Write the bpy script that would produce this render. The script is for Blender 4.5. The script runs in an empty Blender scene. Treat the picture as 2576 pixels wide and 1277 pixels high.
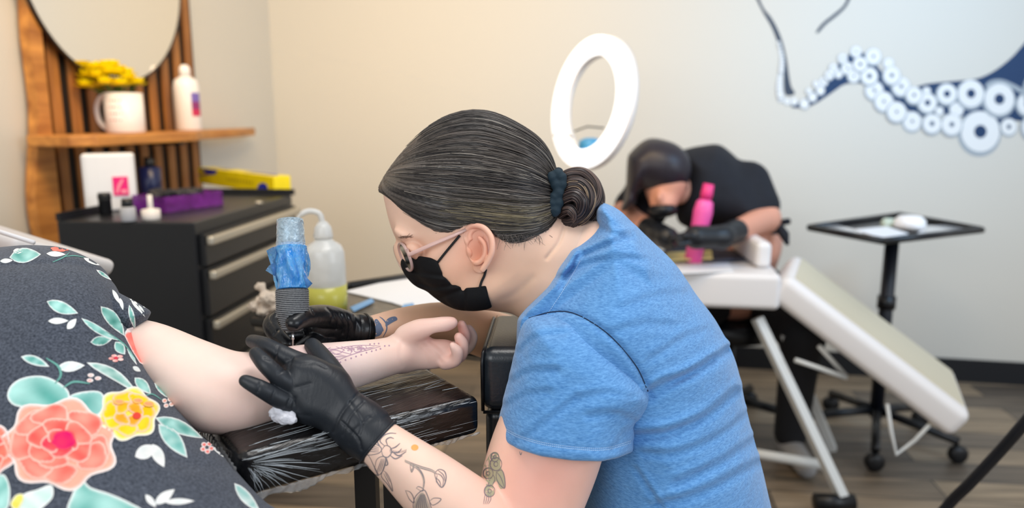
import bpy, bmesh, math, random
import numpy as np
from mathutils import Vector, Matrix, Quaternion
from mathutils.bvhtree import BVHTree
from mathutils.geometry import delaunay_2d_cdt

random.seed(7); rng = np.random.default_rng(7)
scene = bpy.context.scene
col = scene.collection
# ---------------------------------------------------------------- camera
FPX = 1900.0; CX, CY = 1288.0, 638.5
EYE = 1.30; PITCH = math.radians(10.5)
CP, SP = math.cos(PITCH), math.sin(PITCH)
cam_d = bpy.data.cameras.new('camera'); cam = bpy.data.objects.new('camera', cam_d); col.objects.link(cam)
cam.location = (0, 0, EYE); cam.rotation_euler = (math.pi/2 - PITCH, 0, 0)
cam_d.sensor_width = 36.0; cam_d.lens = 36.0*FPX/2576.0
cam_d.clip_start = 0.02; cam_d.clip_end = 50
cam_d.dof.use_dof = True; cam_d.dof.focus_distance = 0.88; cam_d.dof.aperture_fstop = 3.0
scene.camera = cam
# ---------------------------------------------------------------- view, world, lights
vs = scene.view_settings
vs.view_transform = 'Standard'; vs.look = 'None'; vs.gamma = 1.0; vs.use_curve_mapping = False
vs.exposure = 0.0
scene.cycles.use_denoising = True
world = bpy.data.worlds.new('world'); scene.world = world; world.use_nodes = True
bg = world.node_tree.nodes['Background']
bg.inputs[0].default_value = (0.93, 0.96, 1.0, 1); bg.inputs[1].default_value = 0.62

def lin(c):
    return tuple(((v/255.0)/12.92 if v/255.0 <= 0.04045 else ((v/255.0+0.055)/1.055)**2.4) for v in c)

def area(name, loc, target, sx, sy, power, color=(1, 1, 1), spread=180):
    l = bpy.data.lights.new(name, 'AREA'); l.shape = 'RECTANGLE'; l.size = sx; l.size_y = sy
    l.energy = power; l.color = color; l.spread = math.radians(spread)
    o = bpy.data.objects.new(name, l); col.objects.link(o); o.location = loc
    o.rotation_euler = (Vector(target) - Vector(loc)).to_track_quat('-Z', 'Y').to_euler()
    return o
area('ceiling_panel_light', (0.3, 0.9, 2.75), (0.2, 1.0, 0), 1.2, 0.6, 22, (1.0, 0.97, 0.93))
area('window_light', (3.3, -0.6, 1.9), (0.6, 1.6, 1.0), 2.0, 1.5, 44, (0.83, 0.91, 1.0))
area('front_fill_light', (-1.2, -1.6, 2.1), (-0.2, 1.2, 0.95), 1.6, 1.2, 31, (0.95, 0.98, 1.0))  # added fill from behind the camera, no window stands there
area('warm_wall_light', (-0.4, 1.7, 2.7), (-0.6, 4.2, 1.1), 1.2, 0.6, 21, (1.0, 0.70, 0.36), 120)
area('warm_shelf_light', (-1.1, 1.9, 2.7), (-1.6, 2.9, 1.2), 0.4, 0.4, 9, (1.0, 0.76, 0.46))
area('back_wall_cool_fill', (1.9, 1.5, 2.4), (1.25, 4.0, 1.4), 0.8, 0.6, 15, (0.38, 0.66, 1.0), 100)  # added lamp inside the room, tints the right of the back wall cool

# ---------------------------------------------------------------- projection helpers
def P(px, py, d):
    u = (px-CX)/FPX*d; v = -(py-CY)/FPX*d
    return Vector((u, d*CP + v*SP, EYE - d*SP + v*CP))
def ray(px, py):
    return (P(px, py, 1.0) - Vector((0, 0, EYE)))
def onz(px, py, z):
    r = ray(px, py); t = (z-EYE)/r.z
    return Vector((0, 0, EYE)) + r*t
def pxy(v):
    x, y, z = v[0], v[1], v[2]-EYE
    d = y*CP - z*SP; w = y*SP + z*CP
    return (CX + FPX*x/d, CY - FPX*w/d, d)

# ---------------------------------------------------------------- materials
def mat(name, color=(200, 200, 200), rough=0.5, metal=0.0, noise=0.0, nscale=20.0, bump=0.0, bscale=60.0,
        coat=0.0, trans=0.0, ior=1.45, sss=0.0, color2=None, stretch=None, emit=None, estr=0.0, alpha=1.0,
        sheen=0.0, attr=None, bdist=0.002, coat_rough=0.08, spec=None, detail=4.0):
    m = bpy.data.materials.new(name); m.use_nodes = True
    nt = m.node_tree; b = nt.nodes['Principled BSDF']; L = nt.links
    c = lin(color) + (1,)
    b.inputs['Base Color'].default_value = c
    b.inputs['Roughness'].default_value = rough; b.inputs['Metallic'].default_value = metal
    b.inputs['IOR'].default_value = ior; b.inputs['Transmission Weight'].default_value = trans
    b.inputs['Coat Weight'].default_value = coat; b.inputs['Coat Roughness'].default_value = coat_rough
    b.inputs['Alpha'].default_value = alpha
    b.inputs['Sheen Weight'].default_value = sheen
    if spec is not None: b.inputs['Specular IOR Level'].default_value = spec
    if sss: 
        b.inputs['Subsurface Weight'].default_value = sss
        b.inputs['Subsurface Radius'].default_value = (1.0, 0.35, 0.2); b.inputs['Subsurface Scale'].default_value = 0.006
    if emit is not None:
        b.inputs['Emission Color'].default_value = lin(emit)+(1,); b.inputs['Emission Strength'].default_value = estr
    tc = nt.nodes.new('ShaderNodeTexCoord'); mp = nt.nodes.new('ShaderNodeMapping')
    L.new(tc.outputs['Object'], mp.inputs['Vector'])
    if stretch: mp.inputs['Scale'].default_value = stretch
    src = None
    if attr:
        a = nt.nodes.new('ShaderNodeAttribute'); a.attribute_name = attr; src = a.outputs['Color']
    if noise > 0 or color2 is not None:
        n = nt.nodes.new('ShaderNodeTexNoise'); n.inputs['Scale'].default_value = nscale; n.inputs['Detail'].default_value = detail
        L.new(mp.outputs['Vector'], n.inputs['Vector'])
        mr = nt.nodes.new('ShaderNodeMapRange'); mr.inputs[1].default_value = 0.3; mr.inputs[2].default_value = 0.7
        L.new(n.outputs['Fac'], mr.inputs[0])
        mx = nt.nodes.new('ShaderNodeMix'); mx.data_type = 'RGBA'
        L.new(mr.outputs[0], mx.inputs[0])
        if color2 is not None:
            mx.inputs[6].default_value = c; mx.inputs[7].default_value = lin(color2)+(1,)
        elif src is not None:
            mx.blend_type = 'MULTIPLY'; L.new(src, mx.inputs[6]); mx.inputs[7].default_value = (1-noise,)*3+(1,)
        else:
            mx.inputs[6].default_value = tuple(v*(1-noise) for v in c[:3])+(1,)
            mx.inputs[7].default_value = tuple(min(1, v*(1+noise)) for v in c[:3])+(1,)
        src = mx.outputs[2]
    if src is not None: L.new(src, b.inputs['Base Color'])
    if bump > 0:
        n2 = nt.nodes.new('ShaderNodeTexNoise'); n2.inputs['Scale'].default_value = bscale; n2.inputs['Detail'].default_value = 4
        L.new(mp.outputs['Vector'], n2.inputs['Vector'])
        bp = nt.nodes.new('ShaderNodeBump'); bp.inputs['Strength'].default_value = bump; bp.inputs['Distance'].default_value = bdist
        L.new(n2.outputs['Fac'], bp.inputs['Height']); L.new(bp.outputs['Normal'], b.inputs['Normal'])
        if coat: L.new(bp.outputs['Normal'], b.inputs['Coat Normal'])
    return m

# ---------------------------------------------------------------- object helpers
MW = {}
def tag(o, label=None, cat=None, group=None, kind=None):
    if label: o['label'] = label
    if cat: o['category'] = cat
    if group: o['group'] = group
    if kind: o['kind'] = kind
    return o
def thing(name, label, cat, loc=(0, 0, 0), rz=0.0, group=None):
    o = bpy.data.objects.new(name, None); col.objects.link(o); o.empty_display_size = 0.05
    o.location = loc; o.rotation_euler = (0, 0, rz)
    MW[o.name] = Matrix.Translation(Vector(loc)) @ Matrix.Rotation(rz, 4, 'Z')
    return tag(o, label, cat, group)
def mesh_data(name, verts, faces, smooth=True, midx=None, mats=()):
    me = bpy.data.meshes.new(name)
    verts = np.asarray([tuple(v) for v in verts] if not isinstance(verts, np.ndarray) else verts, dtype=np.float32)
    if isinstance(faces, np.ndarray):
        nf, k = faces.shape; tot = np.full(nf, k, np.int32); flat = faces.ravel().astype(np.int32)
    else:
        tot = np.array([len(f) for f in faces], np.int32); nf = len(faces)
        flat = np.array([i for f in faces for i in f], np.int32)
    me.vertices.add(len(verts)); me.vertices.foreach_set('co', verts.ravel())
    me.loops.add(len(flat)); me.loops.foreach_set('vertex_index', flat)
    me.polygons.add(nf)
    st = np.zeros(nf, np.int32); st[1:] = np.cumsum(tot)[:-1]
    me.polygons.foreach_set('loop_start', st); me.polygons.foreach_set('loop_total', tot)
    me.polygons.foreach_set('use_smooth', np.full(nf, smooth, bool))
    for m in mats: me.materials.append(m)
    if midx is not None: me.polygons.foreach_set('material_index', np.asarray(midx, np.int32))
    me.update(calc_edges=True); me.validate()
    return me
def obj(name, vf, m, parent=None, world=False, smooth=True, midx=None, bevel=0.0, bseg=2, auto=None, label=None, colattr=None):
    """vf = (verts, faces). world=True: the verts are world coordinates"""
    v, f = vf[0], vf[1]
    if parent is not None and world:
        M = np.array(MW[parent.name].inverted()); va = np.array([tuple(q) for q in v] if not isinstance(v, np.ndarray) else v, float)
        v = va @ M[:3, :3].T + M[:3, 3]
    ms = m if isinstance(m, (list, tuple)) else [m]
    me = mesh_data(name, v, f, smooth, midx, ms)
    if colattr is not None:
        ca = me.color_attributes.new('Col', 'FLOAT_COLOR', 'POINT')
        c4 = np.ones((len(colattr), 4), np.float32); c4[:, :3] = colattr
        ca.data.foreach_set('color', c4.ravel())
    o = bpy.data.objects.new(name, me); col.objects.link(o)
    if parent is not None:
        o.parent = parent
        MW[o.name] = MW[parent.name]
    else: MW[o.name] = Matrix.Identity(4)
    if bevel > 0:
        b = o.modifiers.new('bevel', 'BEVEL'); b.width = bevel; b.segments = bseg; b.limit_method = 'ANGLE'; b.angle_limit = math.radians(35)
    if smooth and bevel > 0:
        w = o.modifiers.new('wn', 'WEIGHTED_NORMAL'); w.keep_sharp = False
    if label: o['label'] = label
    return o
class MB:
    """collects simple shapes into one mesh"""
    def __init__(s): s.v = []; s.f = []; s.m = []
    def add(s, v, f, mi=0):
        n = len(s.v); s.v += [tuple(q) for q in v]; s.f += [tuple(i+n for i in q) for q in f]; s.m += [mi]*len(f); return s
    def box(s, x0, x1, y0, y1, z0, z1, mi=0, M=None):
        v = [Vector((x, y, z)) for x in (x0, x1) for y in (y0, y1) for z in (z0, z1)]
        if M is not None: v = [M @ q for q in v]
        return s.add(v, [(0, 1, 3, 2), (4, 6, 7, 5), (0, 4, 5, 1), (2, 3, 7, 6), (0, 2, 6, 4), (1, 5, 7, 3)], mi)
    def tube(s, pts, r, n=10, mi=0, cap=True, flat=1.0, up=None):
        pts = [Vector(p) for p in pts]; k = len(pts)
        rs = list(r) if hasattr(r, '__len__') else [r]*k
        base = len(s.v); prev = None
        for i, p in enumerate(pts):
            t = (pts[min(i+1, k-1)] - pts[max(i-1, 0)]).normalized()
            if prev is None:
                a = Vector(up) if up is not None else (Vector((0, 0, 1)) if abs(t.z) < 0.9 else Vector((1, 0, 0)))
                nrm = (a - t*a.dot(t)).normalized()
            else:
                nrm = (prev - t*prev.dot(t)).normalized()
            prev = nrm; bi = t.cross(nrm)
            for j in range(n):
                a = 2*math.pi*j/n
                s.v.append(tuple(p + nrm*(math.cos(a)*rs[i]*flat) + bi*(math.sin(a)*rs[i])))
        for i in range(k-1):
            for j in range(n):
                a = base+i*n+j; b = base+i*n+(j+1) % n
                s.f.append((a, b, b+n, a+n)); s.m.append(mi)
        if cap:
            s.f.append(tuple(base+j for j in range(n))[::-1]); s.m.append(mi)
            s.f.append(tuple(base+(k-1)*n+j for j in range(n))); s.m.append(mi)
        return s
    def lathe(s, prof, n=32, c=(0, 0, 0), mi=0, M=None):
        base = len(s.v); k = len(prof)
        for r, z in prof:
            for j in range(n):
                a = 2*math.pi*j/n; q = Vector((c[0]+math.cos(a)*r, c[1]+math.sin(a)*r, c[2]+z))
                s.v.append(tuple(M @ q if M is not None else q))
        for i in range(k-1):
            for j in range(n):
                a = base+i*n+j; b = base+i*n+(j+1) % n
                s.f.append((a, b, b+n, a+n)); s.m.append(mi)
        s.f.append(tuple(base+j for j in range(n))[::-1]); s.m.append(mi)
        s.f.append(tuple(base+(k-1)*n+j for j in range(n))); s.m.append(mi)
        return s
    def prism(s, poly, z0, z1, mi=0, M=None):
        """poly in xy, extruded z0..z1"""
        n = len(poly)
        v = [Vector((p[0], p[1], z)) for z in (z0, z1) for p in poly]
        if M is not None: v = [M @ q for q in v]
        f = [tuple(range(n))[::-1], tuple(range(n, 2*n))] + [(i, (i+1) % n, n+(i+1) % n, n+i) for i in range(n)]
        return s.add(v, f, mi)
    def build(s, name, m, parent=None, **k):
        mi = s.m if isinstance(m, (list, tuple)) and len(m) > 1 else None
        return obj(name, (s.v, s.f), m, parent, midx=mi, **k)
def spline(pts, n=8):
    """Catmull-Rom through rows of any length"""
    A = np.array([tuple(p) for p in pts], float)
    if len(A) < 3: return [tuple(A[0]*(1-t)+A[-1]*t) for t in np.linspace(0, 1, n+1)]
    E = np.vstack([2*A[0]-A[1], A, 2*A[-1]-A[-2]]); out = []
    for i in range(len(A)-1):
        p0, p1, p2, p3 = E[i:i+4]
        for t in np.linspace(0, 1, n, endpoint=False):
            out.append(0.5*((2*p1)+(-p0+p2)*t+(2*p0-5*p1+4*p2-p3)*t*t+(-p0+3*p1-3*p2+p3)*t**3))
    out.append(A[-1])
    return [tuple(o) for o in out]
def closed_spline(pts, n=6):
    A = [tuple(p) for p in pts]; B = A[-2:]+A+A[:2]
    s = spline(B, n); return s[2*n:(2+len(A))*n]
def soften(o, w=0.002, seg=2):
    b = o.modifiers.new('bevel', 'BEVEL'); b.width = w; b.segments = seg; b.limit_method = 'ANGLE'
    return o

# ---------------------------------------------------------------- implicit surfaces (smooth unions -> surface nets)
def raster_sd(poly, closed=True, pad=260, step=2.0):
    p = np.array(poly, float); x0, y0 = p.min(0)-pad; x1, y1 = p.max(0)+pad
    xs = np.arange(x0, x1, step); ys = np.arange(y0, y1, step)
    X, Y = np.meshgrid(xs, ys, indexing='ij'); D = np.full(X.shape, 1e12); ins = np.zeros(X.shape, bool)
    n = len(p)
    for i in range(n if closed else n-1):
        a = p[i]; b = p[(i+1) % n]; e = b-a; L2 = (e**2).sum()+1e-9
        t = np.clip(((X-a[0])*e[0]+(Y-a[1])*e[1])/L2, 0, 1)
        D = np.minimum(D, (X-a[0]-t*e[0])**2+(Y-a[1]-t*e[1])**2)
        if closed:
            c = ((a[1] > Y) != (b[1] > Y))
            with np.errstate(divide='ignore', invalid='ignore'):
                xi = (b[0]-a[0])*(Y-a[1])/(b[1]-a[1]+1e-12)+a[0]
            ins ^= c & (X < xi)
    D = np.sqrt(D)
    if closed: D = np.where(ins, -D, D)
    return (D.astype(np.float32), x0, y0, step)
def sample(ras, px, py):
    D, x0, y0, st = ras
    fx = np.clip((px-x0)/st, 0, D.shape[0]-1.001); fy = np.clip((py-y0)/st, 0, D.shape[1]-1.001)
    ix = fx.astype(np.int32); iy = fy.astype(np.int32); tx = fx-ix; ty = fy-iy
    return (D[ix, iy]*(1-tx)*(1-ty)+D[ix+1, iy]*tx*(1-ty)+D[ix, iy+1]*(1-tx)*ty+D[ix+1, iy+1]*tx*ty)
class Field:
    def __init__(s, res): s.ops = []; s.res = res
    def cone(s, a, ra, b, rb, k=0.004, sub=False):
        s.ops.append(('cone', np.array(a, float), ra, np.array(b, float), rb, k, sub)); return s
    def ball(s, c, r, k=0.004, sub=False): return s.cone(c, r, c, r, k, sub)
    def ell(s, c, rad, R=None, k=0.004, sub=False):
        s.ops.append(('ell', np.array(c, float), np.array(rad, float), np.eye(3) if R is None else np.array(R), k, sub)); return s
    def pell(s, px, py, d, rx, ry, rz, ang=0.0, k=0.004, sub=False):
        """ellipsoid facing the viewer's plane: radii in metres along right / up / depth, turned by ang (deg, clockwise in the picture)"""
        a = math.radians(ang); ri = np.array((1, 0, 0)); up = np.array((0, SP, CP)); fw = np.array((0, CP, -SP))
        e1 = ri*math.cos(a)-up*math.sin(a); e2 = ri*math.sin(a)+up*math.cos(a)
        return s.ell(P(px, py, d), (rx, ry, rz), np.array([e1, e2, fw]), k, sub)
    def limb(s, pts, k=0.004, n=6):
        """pts rows: px, py, depth, radius in px at that depth"""
        q = spline(pts, n)
        w = [(P(a[0], a[1], a[2]), a[3]*a[2]/FPX) for a in q]
        for i in range(len(w)-1): s.cone(w[i][0], w[i][1], w[i+1][0], w[i+1][1], k if i == 0 else 0.0015)
        return s
    def poly(s, pts, d, T, R, k=0.004, gx=0.0, gy=0.0, sm=True, sub=False, inter=False, grow=0.0):
        """picture outline given real thickness 2T round depth d (+ tilt gx, gy per px), edge radius R px"""
        p = np.array(pts, float); c = p.mean(0)
        if sm: p = np.array(closed_spline(pts, 5))
        ras = raster_sd(p)
        if grow: ras = (ras[0]-grow,)+ras[1:]; p = c+(p-c)*(1+max(grow, 0)/60)
        s.ops.append(('poly', p, ras, d, T, R, k, gx, gy, c, sub, inter)); return s
    def groove(s, pts, amp, w, dmax=9.0, dmin=0.0, n=8):
        q = np.array([a[:2] for a in spline(pts, n)])
        s.ops.append(('groove', q, raster_sd(q, False, pad=w*4), amp, w, dmin, dmax)); return s
    def bounds(s):
        lo = np.full(3, 1e9); hi = -lo
        for o in s.ops:
            b = s.bbox(o)
            if b is None or (o[0] in('cone', 'ell') and o[-1]) or (o[0] == 'poly' and (o[-1] or o[-2])): continue
            lo = np.minimum(lo, b[0]); hi = np.maximum(hi, b[1])
        return lo, hi
    def bbox(s, o):
        if o[0] == 'cone':
            return np.minimum(o[1]-o[2], o[3]-o[4]), np.maximum(o[1]+o[2], o[3]+o[4])
        if o[0] == 'ell':
            e = np.sqrt(((o[3]*o[2][:, None])**2).sum(0)); return o[1]-e, o[1]+e
        if o[0] == 'poly':
            p = o[1]; lo = np.full(3, 1e9); hi = -lo
            for x in (p[:, 0].min(), p[:, 0].max()):
                for y in (p[:, 1].min(), p[:, 1].max()):
                    dc = o[3]+o[7]*(x-o[9][0])+o[8]*(y-o[9][1])
                    for q in (dc-o[4], dc+o[4]):
                        w = np.array(P(x, y, q)); lo = np.minimum(lo, w); hi = np.maximum(hi, w)
            return lo, hi
        return None
    def build(s, blur=0, clip=None):
        lo, hi = s.bounds() if clip is None else (np.array(clip[0]), np.array(clip[1]))
        r = s.res; lo = lo-3*r; hi = hi+3*r
        n = np.ceil((hi-lo)/r).astype(int)+1
        ax = [lo[i]+np.arange(n[i])*r for i in range(3)]
        G = np.full(tuple(n), 0.5, np.float32)
        for o in s.ops:
            b = s.bbox(o)
            if b is None:
                i0 = np.zeros(3, int); i1 = n
            else:
                kk = {'cone': lambda: o[5], 'ell': lambda: o[4], 'poly': lambda: o[6]}[o[0]]()
                m = kk+4*r
                i0 = np.clip(np.floor((b[0]-m-lo)/r).astype(int), 0, n); i1 = np.clip(np.ceil((b[1]+m-lo)/r).astype(int)+1, 0, n)
                if o[0] == 'poly' and o[-1]: i0 = np.zeros(3, int); i1 = n
                if (i1-i0 <= 0).any(): continue
            sl = tuple(slice(i0[i], i1[i]) for i in range(3))
            X = ax[0][sl[0]][:, None, None].astype(np.float32); Y = ax[1][sl[1]][None, :, None].astype(np.float32); Z = ax[2][sl[2]][None, None, :].astype(np.float32)
            g = G[sl]; sub = False; inter = False
            if o[0] == 'cone':
                a, ra, bb, rb, k, sub = o[1:]; e = bb-a; L2 = float((e**2).sum())
                dx, dy, dz = X-a[0], Y-a[1], Z-a[2]
                if L2 < 1e-12: d = np.sqrt(dx*dx+dy*dy+dz*dz)-ra
                else:
                    t = np.clip((dx*e[0]+dy*e[1]+dz*e[2])/L2, 0, 1)
                    d = np.sqrt((dx-t*e[0])**2+(dy-t*e[1])**2+(dz-t*e[2])**2)-(ra+(rb-ra)*t)
            elif o[0] == 'ell':
                c, rad, R, k, sub = o[1:]; dx, dy, dz = X-c[0], Y-c[1], Z-c[2]
                q = [(dx*R[i][0]+dy*R[i][1]+dz*R[i][2])/rad[i] for i in range(3)]
                l = np.sqrt(q[0]**2+q[1]**2+q[2]**2); l2 = np.sqrt((q[0]/rad[0])**2+(q[1]/rad[1])**2+(q[2]/rad[2])**2)+1e-6
                d = l*(l-1)/l2
            else:
                dep = Y*CP-(Z-EYE)*SP+0*X; w = Y*SP+(Z-EYE)*CP
                dd = np.maximum(dep, 0.05)
                px = CX+FPX*X/dd; py = CY-FPX*w/dd
                if o[0] == 'groove':
                    ras, amp, wd, dmin, dmax = o[2:]
                    s2 = sample(ras, px, py)
                    g += np.where((dep > dmin) & (dep < dmax), amp*np.exp(-(s2/wd)**2), 0).astype(np.float32); continue
                ras, d0, T, R, k, gx, gy, c, sub, inter = o[2:]
                sd = sample(ras, px, py)*dd/FPX; dc = d0+gx*(px-c[0])+gy*(py-c[1])
                if inter: d = sd
                else:
                    Rm = R*d0/FPX
                    d = np.sqrt(np.maximum(Rm+sd, 0)**2+((dep-dc)*Rm/T)**2)-Rm
                    if T > Rm: d = d*min(1.0, 1.0)
            if inter: 
                h = np.maximum(k-np.abs(g-d), 0)/max(k, 1e-6); g[...] = np.maximum(g, d)+h*h*k/4
            elif sub:
                h = np.maximum(k-np.abs(g+d), 0)/max(k, 1e-6); g[...] = np.maximum(g, -d)+h*h*k/4
            else:
                h = np.maximum(k-np.abs(g-d), 0)/max(k, 1e-6); g[...] = np.minimum(g, d)-h*h*k/4
        if blur:
            np.clip(G, -6*r, 6*r, out=G)
        for _ in range(blur):
            for a in range(3):
                G = (np.roll(G, 1, a)+np.roll(G, -1, a)+2*G)*0.25
        return nets(G, lo, r)
def nets(G, lo, r):
    ins = G < 0; nx, ny, nz = G.shape
    c = np.zeros((nx-1, ny-1, nz-1), np.int8)
    for i in (0, 1):
        for j in (0, 1):
            for k in (0, 1): c += ins[i:nx-1+i, j:ny-1+j, k:nz-1+k]
    act = (c > 0) & (c < 8); I = np.argwhere(act); idx = np.full(act.shape, -1, np.int32); idx[act] = np.arange(len(I))
    cor = {}
    for i in (0, 1):
        for j in (0, 1):
            for k in (0, 1): cor[(i, j, k)] = G[I[:, 0]+i, I[:, 1]+j, I[:, 2]+k]
    acc = np.zeros((len(I), 3)); cnt = np.zeros(len(I))
    ks = list(cor)
    for a in ks:
        for ax in range(3):
            if a[ax] == 0:
                b = list(a); b[ax] = 1; b = tuple(b); A, B = cor[a], cor[b]
                m = (A < 0) != (B < 0); t = np.where(m, A/(A-B+1e-20), 0)
                q = np.tile(np.array(a, float), (len(I), 1)); q[:, ax] = t
                acc[m] += q[m]; cnt[m] += 1
    V = (I+acc/np.maximum(cnt, 1)[:, None])*r+lo
    F = []
    for ax in range(3):
        o = [(1, 2), (2, 0), (0, 1)][ax]
        a = [slice(None)]*3; b = [slice(None)]*3; a[ax] = slice(0, -1); b[ax] = slice(1, None)
        A = ins[tuple(a)]; B = ins[tuple(b)]
        for flip in (False, True):
            E = np.argwhere((A & ~B) if not flip else (~A & B))
            E = E[(E[:, o[0]] > 0) & (E[:, o[1]] > 0) & (E[:, o[0]] < G.shape[o[0]]-1) & (E[:, o[1]] < G.shape[o[1]]-1)]
            if not len(E): continue
            q = []
            for (u, v) in ((0, 0), (1, 0), (1, 1), (0, 1)):
                e = E.copy(); e[:, o[0]] -= 1-u; e[:, o[1]] -= 1-v; q.append(idx[e[:, 0], e[:, 1], e[:, 2]])
            q = np.stack(q, 1)
            if flip: q = q[:, ::-1]
            F.append(q[(q >= 0).all(1)])
    return V, np.vstack(F)
def bvh(V, F):
    return BVHTree.FromPolygons([tuple(v) for v in V], [tuple(int(i) for i in f) for f in F])
def join(*parts):
    """parts: (V, F) or (V, F, mi); returns V, F(list), midx"""
    V = []; F = []; M = []; n = 0
    for p in parts:
        v = np.asarray([tuple(q) for q in p[0]] if not isinstance(p[0], np.ndarray) else p[0], float)
        V.append(v); F += [tuple(int(i)+n for i in f) for f in p[1]]
        M += [p[2] if len(p) > 2 else 0]*len(p[1]); n += len(v)
    return np.vstack(V), F, M
def cast(T, px, py, off=0.0004):
    d = ray(px, py).normalized(); h = T.ray_cast(Vector((0, 0, EYE)), d)
    if h[0] is None: return None
    n = h[1] if h[1].dot(d) < 0 else -h[1]
    return h[0]+n*off
def decal(T, poly, off=0.0004, step=6.0, colf=None):
    """a printed shape that follows the surface T; poly in picture px. returns verts, faces, colours"""
    p = np.array(poly, float); pts = [Vector((float(a), float(b))) for a, b in p]; n = len(pts)
    ras = raster_sd(p, True, pad=10, step=max(1.0, step/3))
    x0, y0 = p.min(0); x1, y1 = p.max(0)
    for i, x in enumerate(np.arange(x0, x1, step)):
        for y in np.arange(y0+(i % 2)*step/2, y1, step):
            if sample(ras, np.array([x]), np.array([y]))[0] < -step*0.4: pts.append(Vector((float(x), float(y))))
    r = delaunay_2d_cdt(pts, [(i, (i+1) % n) for i in range(n)], [], 1, 1e-4)
    V = []; ok = []
    for q in r[0]:
        h = cast(T, q.x, q.y, off); ok.append(h is not None); V.append(h if h is not None else Vector((0, 0, 0)))
    F = [f for f in r[2] if all(ok[i] for i in f)]
    F = [f for f in F if max((V[f[a]]-V[f[a-1]]).length for a in range(3)) < step*5*0.001+0.004]
    Q = np.array([(q.x, q.y) for q in r[0]])
    C = None
    if colf is not None:
        sd = -sample(ras, Q[:, 0], Q[:, 1]); C = colf(Q, np.maximum(sd, 0))
    return np.array([tuple(v) for v in V]), F, C
def ribbon(T, pts, w, off=0.0004, n=6, taper=True):
    """a drawn line on surface T: pts in px, width w px"""
    q = np.array(spline(pts, n))[:, :2]; V = []; F = []
    tg = np.gradient(q, axis=0); tg /= np.linalg.norm(tg, axis=1)[:, None]+1e-9; nn = np.stack([-tg[:, 1], tg[:, 0]], 1)
    m = len(q); last = None
    for i in range(m):
        ww = w*0.5*(1.0 if not taper else (0.35+0.65*math.sin(math.pi*min(1, max(0, (i+0.5)/m)))))
        a = cast(T, *(q[i]-nn[i]*ww), off); b = cast(T, *(q[i]+nn[i]*ww), off)
        if a is None or b is None: last = None; continue
        V += [a, b]; k = len(V)
        if last is not None and (V[last]-a).length < 0.03: F.append((last, last+1, k-1, k-2))
        last = k-2
    return np.array([tuple(v) for v in V]).reshape(-1, 3), F
# ================================================================ THE ROOM
CORNER = Vector((-1.32, 4.27, 0)); NB = Vector((0.2, 1, 0)).normalized(); DB = Vector((1, -0.2, 0)).normalized()
RZL = math.atan2(1, 0.2)          # left wall frame: local x runs away from the camera along the wall, local y into the wall
RZB = math.atan2(-0.2, 1)         # back wall frame: local x to the right, local y into the wall
def on_left(px, py, o):           # point where the view ray meets the plane o metres in front of the left wall
    n = DB; r = ray(px, py); t = ((CORNER+n*o-Vector((0, 0, EYE))).dot(n))/r.dot(n); return Vector((0, 0, EYE))+r*t
def on_back(px, py, o):
    n = NB; r = ray(px, py); t = ((CORNER-n*o-Vector((0, 0, EYE))).dot(n))/r.dot(n); return Vector((0, 0, EYE))+r*t
M_wall = mat('wall_paint', (210, 205, 194), 0.55, bump=0.03, bscale=40, spec=0.3)
M_white_wall = M_wall
M_black_trim = mat('black_trim', (14, 15, 20), 0.5)

def plank_material():
    m = bpy.data.materials.new('wood_plank_floor'); m.use_nodes = True; nt = m.node_tree; L = nt.links; b = nt.nodes['Principled BSDF']
    tc = nt.nodes.new('ShaderNodeTexCoord'); mp = nt.nodes.new('ShaderNodeMapping'); mp.inputs['Rotation'].default_value = (0, 0, 0.12)
    L.new(tc.outputs['Object'], mp.inputs['Vector'])
    br = nt.nodes.new('ShaderNodeTexBrick'); L.new(mp.outputs['Vector'], br.inputs['Vector'])
    br.inputs['Scale'].default_value = 1.0; br.inputs['Brick Width'].default_value = 1.2; br.inputs['Row Height'].default_value = 0.15
    br.inputs['Mortar Size'].default_value = 0.003; br.inputs['Color1'].default_value = lin((98, 89, 80))+(1,); br.inputs['Color2'].default_value = lin((168, 148, 122))+(1,)
    br.inputs['Mortar'].default_value = lin((45, 42, 40))+(1,)
    mp2 = nt.nodes.new('ShaderNodeMapping'); mp2.inputs['Rotation'].default_value = (0, 0, 0.12); mp2.inputs['Scale'].default_value = (1.2, 16, 1)
    L.new(tc.outputs['Object'], mp2.inputs['Vector'])
    n = nt.nodes.new('ShaderNodeTexNoise'); n.inputs['Scale'].default_value = 2.0; n.inputs['Detail'].default_value = 8; L.new(mp2.outputs['Vector'], n.inputs['Vector'])
    mr = nt.nodes.new('ShaderNodeMapRange'); mr.inputs[1].default_value = 0.3; mr.inputs[2].default_value = 0.7; mr.inputs[3].default_value = 0.45; mr.inputs[4].default_value = 1.15
    L.new(n.outputs['Fac'], mr.inputs[0])
    mx = nt.nodes.new('ShaderNodeMix'); mx.data_type = 'RGBA'; mx.blend_type = 'MULTIPLY'; mx.inputs[0].default_value = 1.0
    L.new(br.outputs['Color'], mx.inputs[6]); L.new(mr.outputs[0], mx.inputs[7]); L.new(mx.outputs[2], b.inputs['Base Color'])
    b.inputs['Roughness'].default_value = 0.45
    return m
fl = MB().box(-3.2, 4.2, -2.5, 5.0, -0.05, 0.0).build('floor', plank_material(), smooth=False); tag(fl, kind='structure')
lw = thing('wall_left', None, None, CORNER, RZL)
col.objects.unlink(lw); bpy.data.objects.remove(lw)
def wallbox(name, M, x0, x1, y0, y1, z0, z1, m):
    o = MB().box(x0, x1, y0, y1, z0, z1).build(name, m, smooth=False); o.matrix_world = M; tag(o, kind='structure'); return o
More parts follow.
